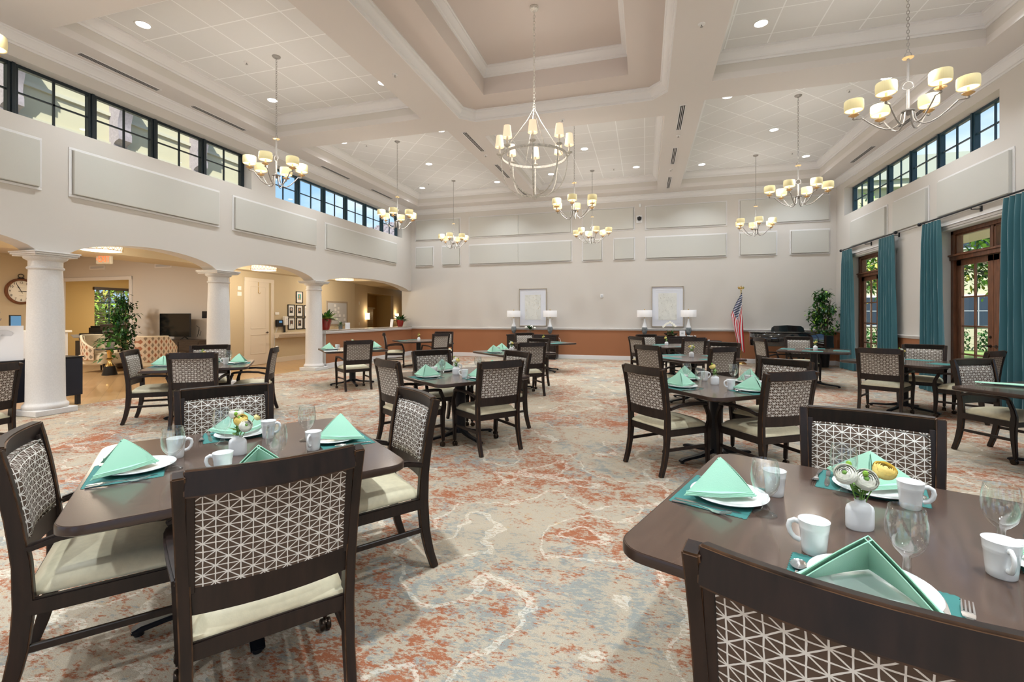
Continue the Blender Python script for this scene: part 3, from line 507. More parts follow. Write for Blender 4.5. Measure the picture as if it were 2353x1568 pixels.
def basket():
    t = thing('basket_chandelier', 'big white distressed basket chandelier with eight tapered shades', 'chandelier', (-1.45, 6.16, 0)); ws = 'white_metal'
    MB().lathe([(.01, 5.47), (.03, 5.49), (.055, 5.51), (.06, 5.54), (.055, 5.55)], 24).obj('canopy', ws, t); m = MB(); chain(m, 4.19, 5.48, .014, .04, .0035); m.obj('chain', ws, t)
    m = MB(); n = 48; zr = 3.493; rr = .45
    P = [(rr*cos(2*pi*k/n), rr*sin(2*pi*k/n)) for k in range(n)]; m.add([(x*s, y*s, z) for s in (.975, 1.0) for z in (zr-.012, zr+.022) for x, y in P], [(a*n+k, a*n+(k+1) % n, b*n+(k+1) % n, b*n+k) for a, b in ((0, 1), (1, 3), (3, 2), (2, 0)) for k in range(n)]); m.obj('hoop', ws, t)
    MB().lathe([(.02, 2.985), (.045, 2.975), (.05, 2.955), (.03, 2.925), (.008, 2.912), (1e-5, 2.91)], 20).obj('finial', ws, t)
    for i in range(8):
        a = R(11)+i*pi/4; d = Vector((cos(a), sin(a), 0)); P = [d*(.45*sin(u*pi/2)**.72 if u < 1 else .45)+Vector((0, 0, 2.965+(zr-2.965)*(1-cos(u*pi/2)**.80))) for u in [.03+.97*k/12 for k in range(13)]]; P[-1] = d*.452+Vector((0, 0, zr+.01))
        MB().bar(P, d.cross(Vector((0, 0, 1))), .022, .011).obj('rib', ws, t, bevel=.002)
        sc_ = MB(); c = d*.475; sc_.tube([d*.45+Vector((0, 0, zr)), d*.475+Vector((0, 0, zr+.01)), c+Vector((0, 0, zr+.03))], .007, 6); sc_.lathe([(.01, zr+.03), (.026, zr+.037), (.044, zr+.05), (.044, zr+.056), (.01, zr+.056)], 18, c=c); sc_.cyl(c+Vector((0, 0, zr+.05)), c+Vector((0, 0, zr+.17)), .0135); sc_.obj('candle_holder', ws, t)
        s = MB().lathe([(.062, 0), (.044, .155), (.042, .155), (.06, 0)], 28, caps=False).obj('lamp_shade', 'shade_small', t, smooth=60, loc=(c.x, c.y, zr+.15))
        MB().lathe([(1e-5, .02), (.05, .02)], 20, caps=False).obj('bulb_glow', 'drum_in', s)
    for i in range(4):
        a = R(30)+i*pi/2; d = Vector((cos(a), sin(a), 0)); MB().tube([Vector((0, 0, 4.175)), d*.1+Vector((0, 0, 3.99)), d*.445+Vector((0, 0, zr+.02))], .005, 6).obj('stay', ws, t)
    m = MB(); ring(m, (0, 0, 4.18), .018, .004); m.obj('top_ring', ws, t)
    l = bpy.data.lights.new('chandelier_lamp', 'POINT'); l.energy = CHAND_W*.9; l.color = (1, .94, .86); l.shadow_soft_size = .2; o = bpy.data.objects.new('chandelier_lamp', l); COL.objects.link(o); o.location = (-1.45, 6.16, 3.98)
basket()
# ================= DINING CHAIRS =================
# local frame: origin on the floor under the back, +y is where the sitter faces
def post_y(z):
    pts = [(0, -.012), (.1, .022), (.22, .045), (.36, .056), (.50, .052), (.65, .034), (.78, .014), (.888, -.012)]
    for (a, ya), (b, yb) in zip(pts[:-1], pts[1:]):
        if z <= b: t = (z-a)/(b-a); return ya+(yb-ya)*t
    return pts[-1][1]
def post_x(z): return .226+(.244-.226)*max(0, (z-.35)/.538)
def make_chair():
    t = thing('dining_chair', '', 'chair'); dw = 'dark_wood'
    zs = [0, .03, .08, .14, .22, .3, .36, .42, .5, .58, .66, .74, .82, .885]
    for s in (-1, 1):       # rear legs run up into the back posts
        P = [(s*post_x(z), post_y(z), z) for z in zs]; H_ = [.038, .039, .041, .044, .048, .052, .054, .052, .048, .045, .043, .042, .042, .044]
        MB().bar(P, (1, 0, 0), [.034]*14, H_).obj('leg', dw, t, bevel=.004, seg=2, smooth=40, edge='worn_edge')
    for s in (-1, 1):       # front legs curve up to carry the arms
        zs2 = [.055, .09, .16, .25, .33, .38, .43, .48, .53, .565]; ys = [.488, .487, .482, .478, .478, .484, .490, .482, .462, .446]; xs = [.248, .248, .250, .252, .254, .257, .262, .264, .262, .26]
        P = [(s*x, y, z) for x, y, z in zip(xs, ys, zs2)]; lg = MB().bar(P, (1, 0, 0), [.028, .03, .033, .036, .038, .036, .032, .03, .03, .032], [.030, .032, .036, .042, .048, .050, .044, .036, .034, .036]).obj('leg', dw, t, bevel=.006, seg=2, smooth=45)
        c = MB()
        for q in (-1, 1): c.lathe([(.010, -.009), (.0215, -.008), (.0245, -.003), (.0245, .003), (.0215, .008), (.010, .009)], 16, M=Matrix.Translation((s*.248+q*.012, .480, .0246)) @ Matrix.Rotation(pi/2, 4, 'Y'))
        c.cyl((s*.248, .486, .03), (s*.248, .486, .058), .007); c.ball((s*.248, .482, .034), .018, 10, (.8, 1, .8)); c.obj('caster', 'bronze', lg)
        A = [(s*.246, post_y(.55)+.018, .553), (s*.258, .15, .578), (s*.268, .27, .588), (s*.270, .37, .586), (s*.265, .43, .580), (s*.261, .462, .570)]
        MB().bar([Vector(p) for p in A], (0, 0, 1), [.026, .026, .026, .026, .028, .026], [.028, .034, .040, .044, .044, .034]).obj('arm', dw, t, bevel=.007, seg=2, smooth=45)
        MB().bar([(s*.230, post_y(.21)+.01, .213), (s*.244, .475, .213)], (0, 0, 1), .026, .016).obj('stretcher', dw, t, bevel=.003)
    m = MB(); m.bar([(-.226, .055, .352), (.226, .055, .352)], (0, 0, 1), .055, .026); m.bar([(-.25, .468, .352), (.25, .468, .352)], (0, 0, 1), .055, .026)
    for s in (-1, 1): m.bar([(s*.232, .055, .352), (s*.250, .475, .352)], (0, 0, 1), .055, .022)
    m.obj('seat_frame', dw, t, bevel=.004, seg=2)
    # upholstered seat, domed
    bm = MB(); nx, ny = 12, 10; top = []; 
    def sx(v): return .222+(.252-.222)*v
    for j in range(ny+1):
        for i in range(nx+1):
            u = i/nx*2-1; v = j/ny; e = (1-abs(u)**5)*(1-abs(v*2-1)**6); bm.v.append((u*sx(v)*(.965+.035*e**.3), .052+.445*v, .392+.046*max(0, e)**.45+.008*max(0, (1-u*u))*sin(pi*v)))
    for j in range(ny):
        for i in range(nx): a = j*(nx+1)+i; bm.f.append((a, a+1, a+nx+2, a+nx+1))
    k = len(bm.v); rim = [i for i in range(nx+1)]+[j*(nx+1)+nx for j in range(1, ny+1)]+[ny*(nx+1)+i for i in range(nx-1, -1, -1)]+[j*(nx+1) for j in range(ny-1, 0, -1)]
    for r in rim: x, y, z = bm.v[r]; bm.v.append((x*.992, y, .378))
    for q in range(len(rim)): bm.f.append((rim[q], k+q, k+(q+1) % len(rim), rim[(q+1) % len(rim)]))
    bm.f.append(tuple(k+q for q in range(len(rim)))); bm.obj('seat', 'vinyl', t, smooth=60)
    # back: crest rail and lower rail bow backwards in plan
    def bow(x): return -.030*(1-(x/.23)**2)
    X = [-.23+.46*i/10 for i in range(11)]
    MB().bar([(x, post_y(.857)+bow(x)-.003, .857) for x in X], (0, .17, 1), .076, .034).obj('crest_rail', dw, t, bevel=.005, seg=2, smooth=50, edge='worn_edge')
    MB().bar([(x, post_y(.505)+bow(x), .505) for x in X], (0, -.05, 1), .086, .026).obj('back_rail', dw, t, bevel=.004, seg=2, smooth=50)
    for s in (-1, 1): MB().bar([(s*.216, post_y(z)-.004, z) for z in (.53, .6, .7, .8, .84)], (1, 0, 0), .022, .030).obj('back_stile', dw, t, bevel=.002)
    # upholstered back pad: flat patterned back, padded front
    bm = MB(); nx, nz = 14, 12; W_ = .208; z0, z1 = .543, .826
    for side in (0, 1):
        for j in range(nz+1):
            for i in range(nx+1):
                u = i/nx*2-1; w = j/nz*2-1; z = (z0+z1)/2+w*(z1-z0)/2; x = u*W_; e = max(0, (1-abs(u)**8)*(1-abs(w)**8)); y = post_y(z)+bow(x)+(.026*e**.5+.012 if side else -.010)
                if side: x *= .985; z = (z0+z1)/2+w*(z1-z0)/2*.97
                bm.v.append((x, y, z))
    o = (nx+1)*(nz+1)
    for j in range(nz):
        for i in range(nx): a = j*(nx+1)+i; bm.f.append((a, a+nx+1, a+nx+2, a+1)); bm.f.append((o+a, o+a+1, o+a+nx+2, o+a+nx+1))
    rim = [i for i in range(nx+1)]+[j*(nx+1)+nx for j in range(1, nz+1)]+[nz*(nx+1)+i for i in range(nx-1, -1, -1)]+[j*(nx+1) for j in range(nz-1, 0, -1)]
    for q in range(len(rim)): a = rim[q]; b = rim[(q+1) % len(rim)]; bm.f.append((a, b, o+b, o+a))
    bk = bm.obj('backrest', 'chair_fabric', t, smooth=60)
    m = MB(); P = []
    for u, w in [(-1, -1), (1, -1), (1, 1), (-1, 1)]:
        pass
    def edge(u, w): z = (z0+z1)/2+w*(z1-z0)/2*.975; x = u*W_*.985; return (x, post_y(z)+bow(x)+.016, z)
    loop = [edge(-1+2*i/10, -1) for i in range(11)]+[edge(1, -1+2*i/8) for i in range(1, 9)]+[edge(1-2*i/10, 1) for i in range(1, 11)]+[edge(-1, 1-2*i/8) for i in range(1, 9)]
    m.tube(loop, .004, 6); m.obj('welt', 'chair_fabric', bk); return t
ch0 = make_chair(); DG = 'dark wood dining armchairs with patterned backs'
CH = [(-1.08, 1.16, 50.5, 'foreground chair seen from behind, left of centre, white lattice back'), (-2.19, 1.13, -39, 'foreground chair at the far left, side on, front of back showing'), (-1.25, 2.37, 141, 'chair at the right side of the left foreground table, side on'), (-2.45, 2.23, 232, 'chair facing the camera at the far side of the left foreground table'),
 (.32, .86, -20.5, 'foreground chair cropped by the bottom right corner, seen from behind'), (.96, 2.43, 160.7, 'chair facing the camera at the far side of the right foreground table'),
 (-2.44, 4.05, -33.5, 'chair at the near left side of the centre left table, seen from behind'), (-1.33, 4.26, 50.4, 'chair at the near right side of the centre left table, seen from behind'), (-2.58, 5.33, 229, 'chair at the far left side of the centre left table, facing the camera'), (-1.49, 5.43, 141.5, 'chair at the far right side of the centre left table, partly hidden'),
 (-.01, 4.15, -49, 'chair at the near left side of the centre right table, seen from behind'), (1.09, 4.05, 33, 'chair at the near right side of the centre right table, seen from behind'), (1.33, 5.13, 139, 'chair at the far right side of the centre right table, facing the camera'),
 (.04, 7.13, -45, 'chair at the near left side of the three flower table, seen from behind'), (1.05, 6.97, 40, 'chair at the near right of the table behind the centre right table'), (1.25, 8.25, 150, 'chair at the far right of the table behind the centre right table'),
 (-.17, 10.1, -53, 'chair at the near left of the table before the right console'), (.04, 11.38, 205, 'chair at the far left of the table before the right console'), (.95, 9.85, 24, 'chair at the near right of the table before the right console'),
 (2.2, 10.2, -78, 'chair with a shiny dark back at the left of the piano table'), (3.08, 10.92, 179, 'chair between the piano table and the black piano'),
 (3.0, 7.27, -36, 'chair seen from behind at the table by the French doors'), (4.05, 8.42, 150, 'chair facing the camera at the table by the French doors'), (4.15, 7.12, 42, 'chair with only its dark top showing before the French door'), (3.16, 5.72, 207, 'chair at the right edge table, facing the camera'),
 (-6.21, 4.27, -52, 'chair at the left side of the archway table, side on'), (-5.10, 4.19, 34.7, 'chair seen from behind at the archway table'), (-6.22, 5.39, 224, 'chair facing the camera at the archway table, far side'), (-4.95, 5.27, 125, 'chair at the right side of the archway table, edge on'),
 (-4.88, 7.15, 52, 'lone chair seen from behind at the table beside the half wall'), (-6.47, 10.6, -60, 'chair at the left of the far left corner table'), (-5.38, 11.9, 200, 'chair at the back of the far left corner table'), (-4.88, 10.62, 60, 'chair at the right of the far left corner table, seen from behind'),
 (-1.77, 7.36, 38, 'chair seen from behind at the table in front of the left console group'), (-1.96, 8.7, 160, 'half hidden chair just behind the one at the middle table'), (-2.98, 11.55, 211, 'chair nearest the left console, facing the camera'), (-5.60, 2.66, 100, 'chair cut off by the left frame edge near the sideboard')]
for x, y, r, lb in CH: inst(ch0, (x, y, 0), R(r), 'dark wood '+lb, 'chair', DG)
# ================= TABLES =================
TZ = .685
def make_table():
    t = thing('dining_table', '', 'table'); S = 1.128; m = MB(); P0 = rrect(S-.006, S-.006, .085, 6); P1 = rrect(S, S, .088, 6); n = len(P0)
    rows = [(rrect(S-.03, S-.03, .07, 6), TZ-.036), (P1, TZ-.028), (P1, TZ-.007), (P0, TZ-.001)]
    for P, z in rows: m.v += [(x, y, z) for x, y in P]
    for i in range(len(rows)-1):
        for k in range(n): m.f.append((i*n+k, i*n+(k+1) % n, (i+1)*n+(k+1) % n, (i+1)*n+k))
    m.f.append(tuple(range(n))[::-1]); m.f.append(tuple(3*n+k for k in range(n))); m.obj('edge_band', 'table_edge', t, smooth=50)
    MB().prism(rrect(S-.012, S-.012, .083, 6), TZ-.0012, TZ).obj('tabletop', 'table_lam', t)
    m = MB(); m.lathe([(.062, .06), (.060, .1), (.060, .62), (.075, .64), (.16, .645), (.16, .649)], 28); m.obj('pedestal', 'black_metal', t, smooth=40)
    for i in range(4):
        a = i*pi/2; d = Vector((cos(a), sin(a), 0)); P = [d*r+Vector((0, 0, z)) for r, z in ((.0, .085), (.06, .082), (.12, .062), (.20, .046), (.30, .038), (.38, .030), (.415, .018))]
        f = MB().bar(P, d.cross(Vector((0, 0, 1))), [.06, .06, .055, .05, .048, .052, .05], [.04, .04, .034, .026, .022, .024, .018]).obj('foot', 'black_metal', t, bevel=.005, seg=2, smooth=45); MB().cyl(d*.39, d*.39+Vector((0, 0, .022)), .018).obj('glide', 'black', f)
    return t
tb0 = make_table()
TB = {'T1': (-1.768, 1.721, 51, 'square table in the left foreground with four settings', 'left foreground table'), 'T2': (.647, 1.626, 68, 'square table in the right foreground with glasses and white vase', 'right foreground table'), 'T3': (-1.935, 4.704, 52.9, 'square table left of centre behind the left foreground table', 'centre left table'),
 'T4': (.637, 4.646, 37.1, 'square table right of centre behind the right foreground table', 'centre right table'), 'T5': (-5.575, 4.717, 41.1, 'square table before the leftmost archway, set for four', 'archway table'), 'T6': (-5.462, 7.8, 45.6, 'square table beside the end of the rust half wall', 'half wall table'),
 'T7': (-5.7, 11.0, 45, 'bare square table in the far left corner', 'far left corner table'), 'T8': (-2.254, 7.973, 47.8, 'square table with mint napkins behind the centre left table', 'middle table'), 'T9': (-2.315, 10.936, 48.2, 'square table in front of the left console with lamps', 'left console table'), 'T10': (.711, 7.682, 35.7, 'square table with teal mats behind the centre right table', 'three flower table'),
 'T11': (.581, 10.613, 31.2, 'square table with teal mats before the right console', 'right console table'), 'T12': (3.067, 9.953, -20, 'square table with teal mats in front of the piano', 'piano table'), 'T13': (3.50, 7.78, 43.6, 'square table with teal mats by the French doors', 'French door table'), 'T14': (3.43, 4.98, 33, 'square table cut by the right frame edge, rolled napkin on it', 'right edge table')}
for k, (x, y, r, lb, nm) in TB.items(): inst(tb0, (x, y, 0), R(r), 'dark '+lb, 'table', 'square pedestal dining tables')
# ================= TABLEWARE =================
def plate():
    o = MB().lathe([(1e-5, .006), (.075, .006), (.082, .008), (.094, .014), (.120, .017), (.125, .0185), (.1265, .017), (.122, .013), (.094, .008), (.08, .0), (.07, .0), (1e-5, .002)], 44).obj('dinner_plate', 'white_gloss', smooth=50); return tag(o, '', 'plate')
def placemat():
    P = []; w, d, n1, n2 = .16, .12, 26, 20; a = .0035
    for i in range(n1*2): P.append((-w+2*w*i/(n1*2), -d-(a if i % 2 else 0)))
    for i in range(n2*2): P.append((w+(a if i % 2 else 0), -d+2*d*i/(n2*2)))
    for i in range(n1*2): P.append((w-2*w*i/(n1*2), d+(a if i % 2 else 0)))
    for i in range(n2*2): P.append((-w-(a if i % 2 else 0), d-2*d*i/(n2*2)))
    return tag(MB().prism(P, 0, .0012).obj('placemat', 'teal_mat'), '', 'placemat')
def napkin():       # pyramid fold: spine S, two wings, apex
    A = Vector((-.005, 0, .114)); S = Vector((.108, 0, 0)); m = MB(); n = 8
    for s, ln in ((1, .142), (-1, .136)):
        Wp = Vector((-.085, s*ln, 0))
        for off in (0, .0045):      # outer and inner layers
            g = []
            for i in range(n+1):
                for j in range(n+1-i):
                    a = i/n; b = j/n; c = 1-a-b; p = A*a+S*b+Wp*c; nn = Vector((.62, s*.62, .28)).normalized(); bulge = .016*4*(a*b+b*c*.7+a*c*.4)
                    g.append(((i, j), p+nn*(bulge*.55-off)+Vector((0, 0, -.002*off)) + (Vector((-.004, s*-.004, -.003)) if off else Vector())))
            idx = {}
            for (k, p) in g: idx[k] = len(m.v); m.v.append(tuple(p))
            for i in range(n):
                for j in range(n-i):
                    m.f.append((idx[(i, j)], idx[(i+1, j)], idx[(i, j+1)]))
                    if j < n-i-1: m.f.append((idx[(i+1, j)], idx[(i+1, j+1)], idx[(i, j+1)]))
        # folded layers along the base edge
        d = (S-Wp); 
        for q in range(3): m.bar([Wp+Vector((.004, -s*.004*q, .004+.004*q)), (Wp+S)/2+Vector((.006, s*.010, .004+.005*q)), S+Vector((-.006*q, 0, .004+.004*q))], (0, 0, 1), .0028, [.004, .016, .008])
    o = m.obj('napkin', 'mint', smooth=60); so = o.modifiers.new('thickness', 'SOLIDIFY'); so.thickness = .0022; so.offset = 0; return tag(o, '', 'napkin')
def goblet():
    P = [(1e-5, .004), (.012, .006), (.030, .0035), (.0345, .002), (.0335, 0), (1e-5, 0)]; out = [(.0345, .0), (.035, .003), (.028, .007), (.013, .013), (.0085, .022), (.0095, .034), (.0085, .046), (.010, .056), (.022, .066), (.034, .082), (.041, .104), (.0425, .125), (.0405, .150), (.0365, .1735)]
    inn = [(.0352, .1735), (.0392, .150), (.0410, .125), (.0395, .104), (.032, .085), (.020, .073), (1e-5, .067)]
    return tag(MB().lathe([(1e-5, 0)]+out+[(.036, .1745)]+inn, 32).obj('water_goblet', 'glass', smooth=60), '', 'glass')
def mug():
    t = thing('coffee_mug', '', 'mug'); MB().lathe([(1e-5, .001), (.026, .0), (.0285, .003), (.030, .02), (.0335, .06), (.0345, .062), (.0343, .065), (.0352, .067), (.035, .070), (.0365, .084), (.0375, .0885), (.0365, .089), (.034, .084), (.029, .02), (.026, .008), (1e-5, .007)], 32).obj('cup', 'white_gloss', t, smooth=50)
    MB().tube([(.0335, 0, .074), (.045, 0, .078), (.056, 0, .071), (.059, 0, .058), (.055, 0, .042), (.045, 0, .030), (.031, 0, .026)], [.005, .0048, .0045, .0045, .0045, .0048, .005], 8, 1.5).obj('handle', 'white_gloss', t, smooth=60); return t
def knife():
    m = MB(); n = 10
    hd = [(0, .0035), (.012, .0075), (.05, .0072), (.09, .0055), (.10, .0045), (.105, .006), (.13, .0085), (.17, .0085), (.20, .006), (.212, .001)]
    m.v += [(x, s*w, z) for x, w in hd for s, z in ((-1, .0005), (1, .0005), (1, .0032 if x < .1 else .0018), (-1, .0032 if x < .1 else .0018))]
    for i in range(len(hd)-1):
        for k in range(4): m.f.append((i*4+k, i*4+(k+1) % 4, i*4+4+(k+1) % 4, i*4+4+k))
    m.f += [(3, 2, 1, 0), tuple((len(hd)-1)*4+k for k in range(4))]; return tag(m.obj('table_knife', 'steel', smooth=50), '', 'knife')
def fork():
    m = MB(); m.bar([(0, 0, .002), (.03, 0, .004), (.09, 0, .009), (.12, 0, .006), (.135, 0, .003)], (0, 1, 0), [.013, .012, .006, .007, .018], .002)
    m.bar([(.134, 0, .003), (.150, 0, .003), (.158, 0, .004)], (0, 1, 0), [.020, .023, .023], .0018)
    for i in range(4): y = (i-1.5)*.0064; m.bar([(.156, y, .004), (.175, y, .008), (.192, y*.95, .013)], (0, 1, 0), [.0035, .003, .0018], .0018)
    return tag(m.obj('table_fork', 'steel', smooth=50), '', 'fork')
def spoon():
    m = MB(); m.bar([(0, 0, .002), (.03, 0, .004), (.08, 0, .008), (.11, 0, .006), (.125, 0, .003)], (0, 1, 0), [.013, .011, .006, .0055, .009], .002)
    m.lathe([(1e-5, .001), (.012, .002), (.0175, .006), (.0185, .0085), (.017, .007), (.011, .0035), (1e-5, .0025)], 20, c=(.147, 0, 0), sc=(1.55, 1)); return tag(m.obj('teaspoon', 'steel', smooth=60), '', 'spoon')
def vase():
    return tag(MB().lathe([(1e-5, .001), (.036, 0), (.0385, .004), (.039, .02), (.0392, .055), (.036, .066), (.026, .074), (.0165, .078), (.015, .083), (.0165, .087), (.015, .0875), (.0125, .084), (.012, .07), (1e-5, .065)], 32, sc=(1, .72)).obj('bud_vase', 'white', smooth=50), '', 'vase')
def ranunculus(name, m_out, m_in, parent, c, r, tilt):
    T = Matrix.Translation(c) @ Matrix.Rotation(tilt[1], 4, 'Z') @ Matrix.Rotation(tilt[0], 4, 'Y'); m = MB(); rnd = random.Random(int(c[0]*1e4))
    for k, (rr, top, n) in enumerate(((1.06, 66, 7), (1.0, 54, 7), (.90, 44, 7), (.78, 34, 6), (.64, 26, 6), (.50, 18, 5))):
        for i in range(n):
            a = 2*pi*i/n+k*.6+rnd.uniform(-.12, .12); w = 2*pi/n*.72; pts = []; q = r*rr*rnd.uniform(.97, 1.04)
            for u in range(6):
                for v in range(6):
                    s = v/2.5-1; ph = R(135-(135-top)*u/5+9*abs(s)**2); b = a+s*w*(.55+.45*min(1, u/2.5)); fl = q*(1+(.07 if u == 5 else 0)); pts.append((cos(b)*fl*sin(ph), sin(b)*fl*sin(ph), fl*cos(ph)*.82))
            m.add(pts, [(u*6+v, u*6+v+1, u*6+v+7, u*6+v+6) for u in range(5) for v in range(5)], T)
    f = m.obj(name, m_out, parent, smooth=70); MB().ball(T @ Vector((0, 0, r*.30)), r*.26, 10).obj('flower_centre', m_in, f); return f
def bunch(kind):
    t = thing('flower_bunch', '', 'flowers'); lf = MB(); st = MB(); rnd = random.Random(kind)
    sets = {0: [((.006, -.016, .150), .029, 'petal_white', (.95, -2.0)), ((-.046, -.004, .163), .028, 'petal_white', (.85, -2.5)), ((.074, .0, .172), .029, 'petal_yellow', (.45, -1.6)), ((.025, .03, .145), .016, 'petal_pale', (.9, .4))],
            1: [((-.012, .01, .185), .029, 'petal_white', (.2, -1)), ((.022, -.014, .160), .028, 'petal_yellow', (.6, -1.1)), ((.048, -.022, .136), .027, 'petal_white', (1.1, -.6)), ((.078, .02, .165), .014, 'petal_pale', (.8, .3))],
            2: [((-.028, 0, .165), .022, 'petal_yellow', (.5, 3)), ((.012, 0, .17), .017, 'petal_white', (.3, 1)), ((.04, .01, .162), .020, 'petal_yellow', (.6, 0)), ((-.005, -.01, .145), .018, 'petal_white', (.6, -1))],
            3: [((-.022, 0, .165), .027, 'petal_yellow', (.5, 3))], 4: [((-.02, 0, .15), .024, 'petal_white', (.5, 3)), ((.022, 0, .155), .022, 'petal_yellow', (.5, 0)), ((.0, .01, .175), .018, 'petal_white', (.1, 0))], 5: [((-.012, 0, .135), .02, 'petal_yellow', (.4, 3)), ((.018, 0, .152), .02, 'petal_yellow', (.4, 0))]}[kind]
    for c, r, mt_, tl in sets:
        ranunculus('flower', mt_, 'stem' if 'white' in mt_ else mt_, t, c, r, tl); MB().tube([(0, 0, .04), (c[0]*.3, c[1]*.3, .09), (c[0]*.85, c[1]*.85, c[2]-r*.4)], .0016, 6).obj('stem', 'stem', t)
    for i in range(3): a = rnd.uniform(0, 6.3); p = (cos(a)*.03, sin(a)*.02, .15+.02*i); MB().tube([(0, 0, .05), (p[0]*.5, p[1]*.5, .1), p], .0012, 5).obj('stem', 'stem', t); MB().ball(p, .008, 8, (1, 1, 1.2)).obj('bud', 'leaf_light', t)
    for i in range(14):
        a = rnd.uniform(0, 6.3); l = rnd.uniform(.02, .045); z = rnd.uniform(.085, .12); d = Vector((cos(a), sin(a), rnd.uniform(-.1, .7))); q = Vector((-sin(a), cos(a), 0)); p = Vector((0, 0, z)); w = l*.28
        lf.add([p, p+d*l*.4+q*w, p+d*l, p+d*l*.4-q*w, p+d*l*.45+Vector((0, 0, -.003))], [(0, 1, 4), (1, 2, 4), (2, 3, 4), (3, 0, 4)])
    lf.obj('leaves', 'stem', t); return t
PP = dict(plate=plate(), mat=placemat(), nap=napkin(), gob=goblet(), mug=mug(), kni=knife(), fork=fork(), spoon=spoon(), vase=vase()); BN = {}
def sidename(a):
    a = a % 360; return 'near left' if 180 <= a < 262 else 'near right' if (a >= 262 or a < 0) else 'far right' if a < 82 else 'far left'
def setting(tk, k, items='mpngckfs', nap_rot=None, nap_at=None, mug_rot=None, rnd=random.Random(3)):
    x, y, r, _, nm = TB[tk]; a = R(r)+k*pi/2; u = Vector((cos(a), sin(a), 0)); rt = Vector((-u.y, u.x, 0)); c0 = Vector((x, y, TZ)); w = 'at the %s place of the %s' % (sidename(math.degrees(a)), nm)
    def at(U, V, z=0): return tuple(c0+u*U+rt*V+Vector((0, 0, z)))
    j = lambda s=.012: rnd.uniform(-s, s); fa = a+pi      # diner faces the centre; rt is the diner's right
    if 'm' in items: inst(PP['mat'], at(.425, 0, .0), a+pi/2, 'teal scalloped paper placemat '+w, 'placemat', 'teal placemats')
    if 'p' in items: inst(PP['plate'], at(.39, j(), .0013), 0, 'white round dinner plate '+w, 'plate', 'white plates')
    if 'n' in items: inst(PP['nap'], at(.415+(nap_at or 0), 0, .0212), (R(nap_rot) if nap_rot is not None else fa), 'mint green folded napkin '+w, 'napkin', 'mint napkins')
    if 'g' in items: inst(PP['gob'], at(.275+j(), .075+j()), 0, 'clear stemmed water glass '+w, 'glass', 'water glasses')
    if 'c' in items: inst(PP['mug'], at(.265+j(), -.115+j()), (R(mug_rot) if mug_rot is not None else a+R(200)), 'white coffee mug with handle '+w, 'mug', 'white coffee mugs')
    if 'k' in items: inst(PP['kni'], at(.535, .135, .0013), fa+R(2), 'silver table knife '+w, 'knife', 'table knives')
    if 'f' in items: inst(PP['fork'], at(.535, .160, .0013), fa-R(3), 'silver table fork '+w, 'fork', 'table forks')
    if 's' in items: inst(PP['spoon'], at(.53, -.140, .0013), fa, 'silver teaspoon '+w, 'spoon', 'teaspoons')
# sides: k=0 normal at rot, 1 rot+90, 2 rot+180, 3 rot+270
setting('T1', 2, nap_at=.02, mug_rot=60); setting('T1', 1, mug_rot=20); setting('T1', 0, mug_rot=-75); setting('T1', 3, mug_rot=215)
setting('T2', 1, mug_rot=60); setting('T2', 0, mug_rot=-20); setting('T2', 2, mug_rot=160); setting('T2', 3, mug_rot=-100)
setting('T3', 2, nap_rot=-75, mug_rot=80); setting('T3', 1, nap_rot=-80, mug_rot=30); setting('T3', 3, nap_rot=-70, mug_rot=190); setting('T3', 0, mug_rot=20)
setting('T4', 2, nap_rot=-85, mug_rot=60); setting('T4', 1, nap_rot=200, mug_rot=20); setting('T4', 3, nap_rot=-70, mug_rot=200); setting('T4', 0, nap_rot=170, mug_rot=0)
for k in range(4): setting('T5', k, nap_rot=(None, None, -40, None)[k])
setting('T6', 2, 'mpnckf', nap_rot=-20); setting('T6', 0, 'mpnkf', nap_rot=-60); setting('T8', 2, 'mpnckf', nap_rot=-85); setting('T8', 1, 'mpnc', nap_rot=-60); setting('T8', 0, 'c')
for tk in ('T9', 'T10', 'T11', 'T12', 'T13'):
    for k in range(4): setting(tk, k, 'm')
for k in (1, 2): setting('T7', k, 'm')
def vase_at(tk, kind, x, y, rz, what):
    nm = TB[tk][4]; inst(PP['vase'], (x, y, TZ), rz, 'small white ceramic bud vase on the '+nm, 'vase', 'white bud vases')
    if kind not in BN: BN[kind] = bunch(kind)
    inst(BN[kind], (x, y, TZ), rz, what+' in the bud vase on the '+nm, 'flowers', 'vase flowers')
cr_ = R(16); vase_at('T1', 1, -1.80, 1.70, cr_, 'white and yellow ranunculus'); vase_at('T2', 0, .62, 1.62, cr_, 'cream and yellow ranunculus'); vase_at('T3', 4, -1.985, 4.70, cr_, 'white and yellow flowers'); vase_at('T4', 3, .63, 4.67, cr_, 'single yellow bloom')
vase_at('T5', 5, -5.66, 4.80, cr_, 'pale yellow flowers'); vase_at('T6', 4, -5.41, 7.72, cr_, 'white flowers'); vase_at('T7', 5, -5.72, 11.05, cr_, 'tiny yellow flowers'); vase_at('T8', 4, -2.30, 7.98, cr_, 'white and yellow blooms'); vase_at('T9', 5, -2.35, 10.95, cr_, 'yellow blooms'); vase_at('T10', 2, .70, 7.68, cr_, 'three yellow and white flowers')
vase_at('T11', 3, .46, 10.65, cr_, 'one yellow flower'); vase_at('T12', 5, 3.10, 9.98, cr_, 'two golden flowers'); vase_at('T13', 4, 3.43, 7.66, cr_, 'white and yellow blossoms')
m = MB(); a = Matrix.Translation((3.17, 5.30, TZ)) @ Matrix.Rotation(R(-32), 4, 'Z'); vs = []
for i in range(9):
    x = -.2+.4*i/8
    for k in range(10): q = 2*pi*k/10; vs.append((x, .045*cos(q)*(1+.1*sin(i)), .016+.015*sin(q)*(.35+.65*i/8)))
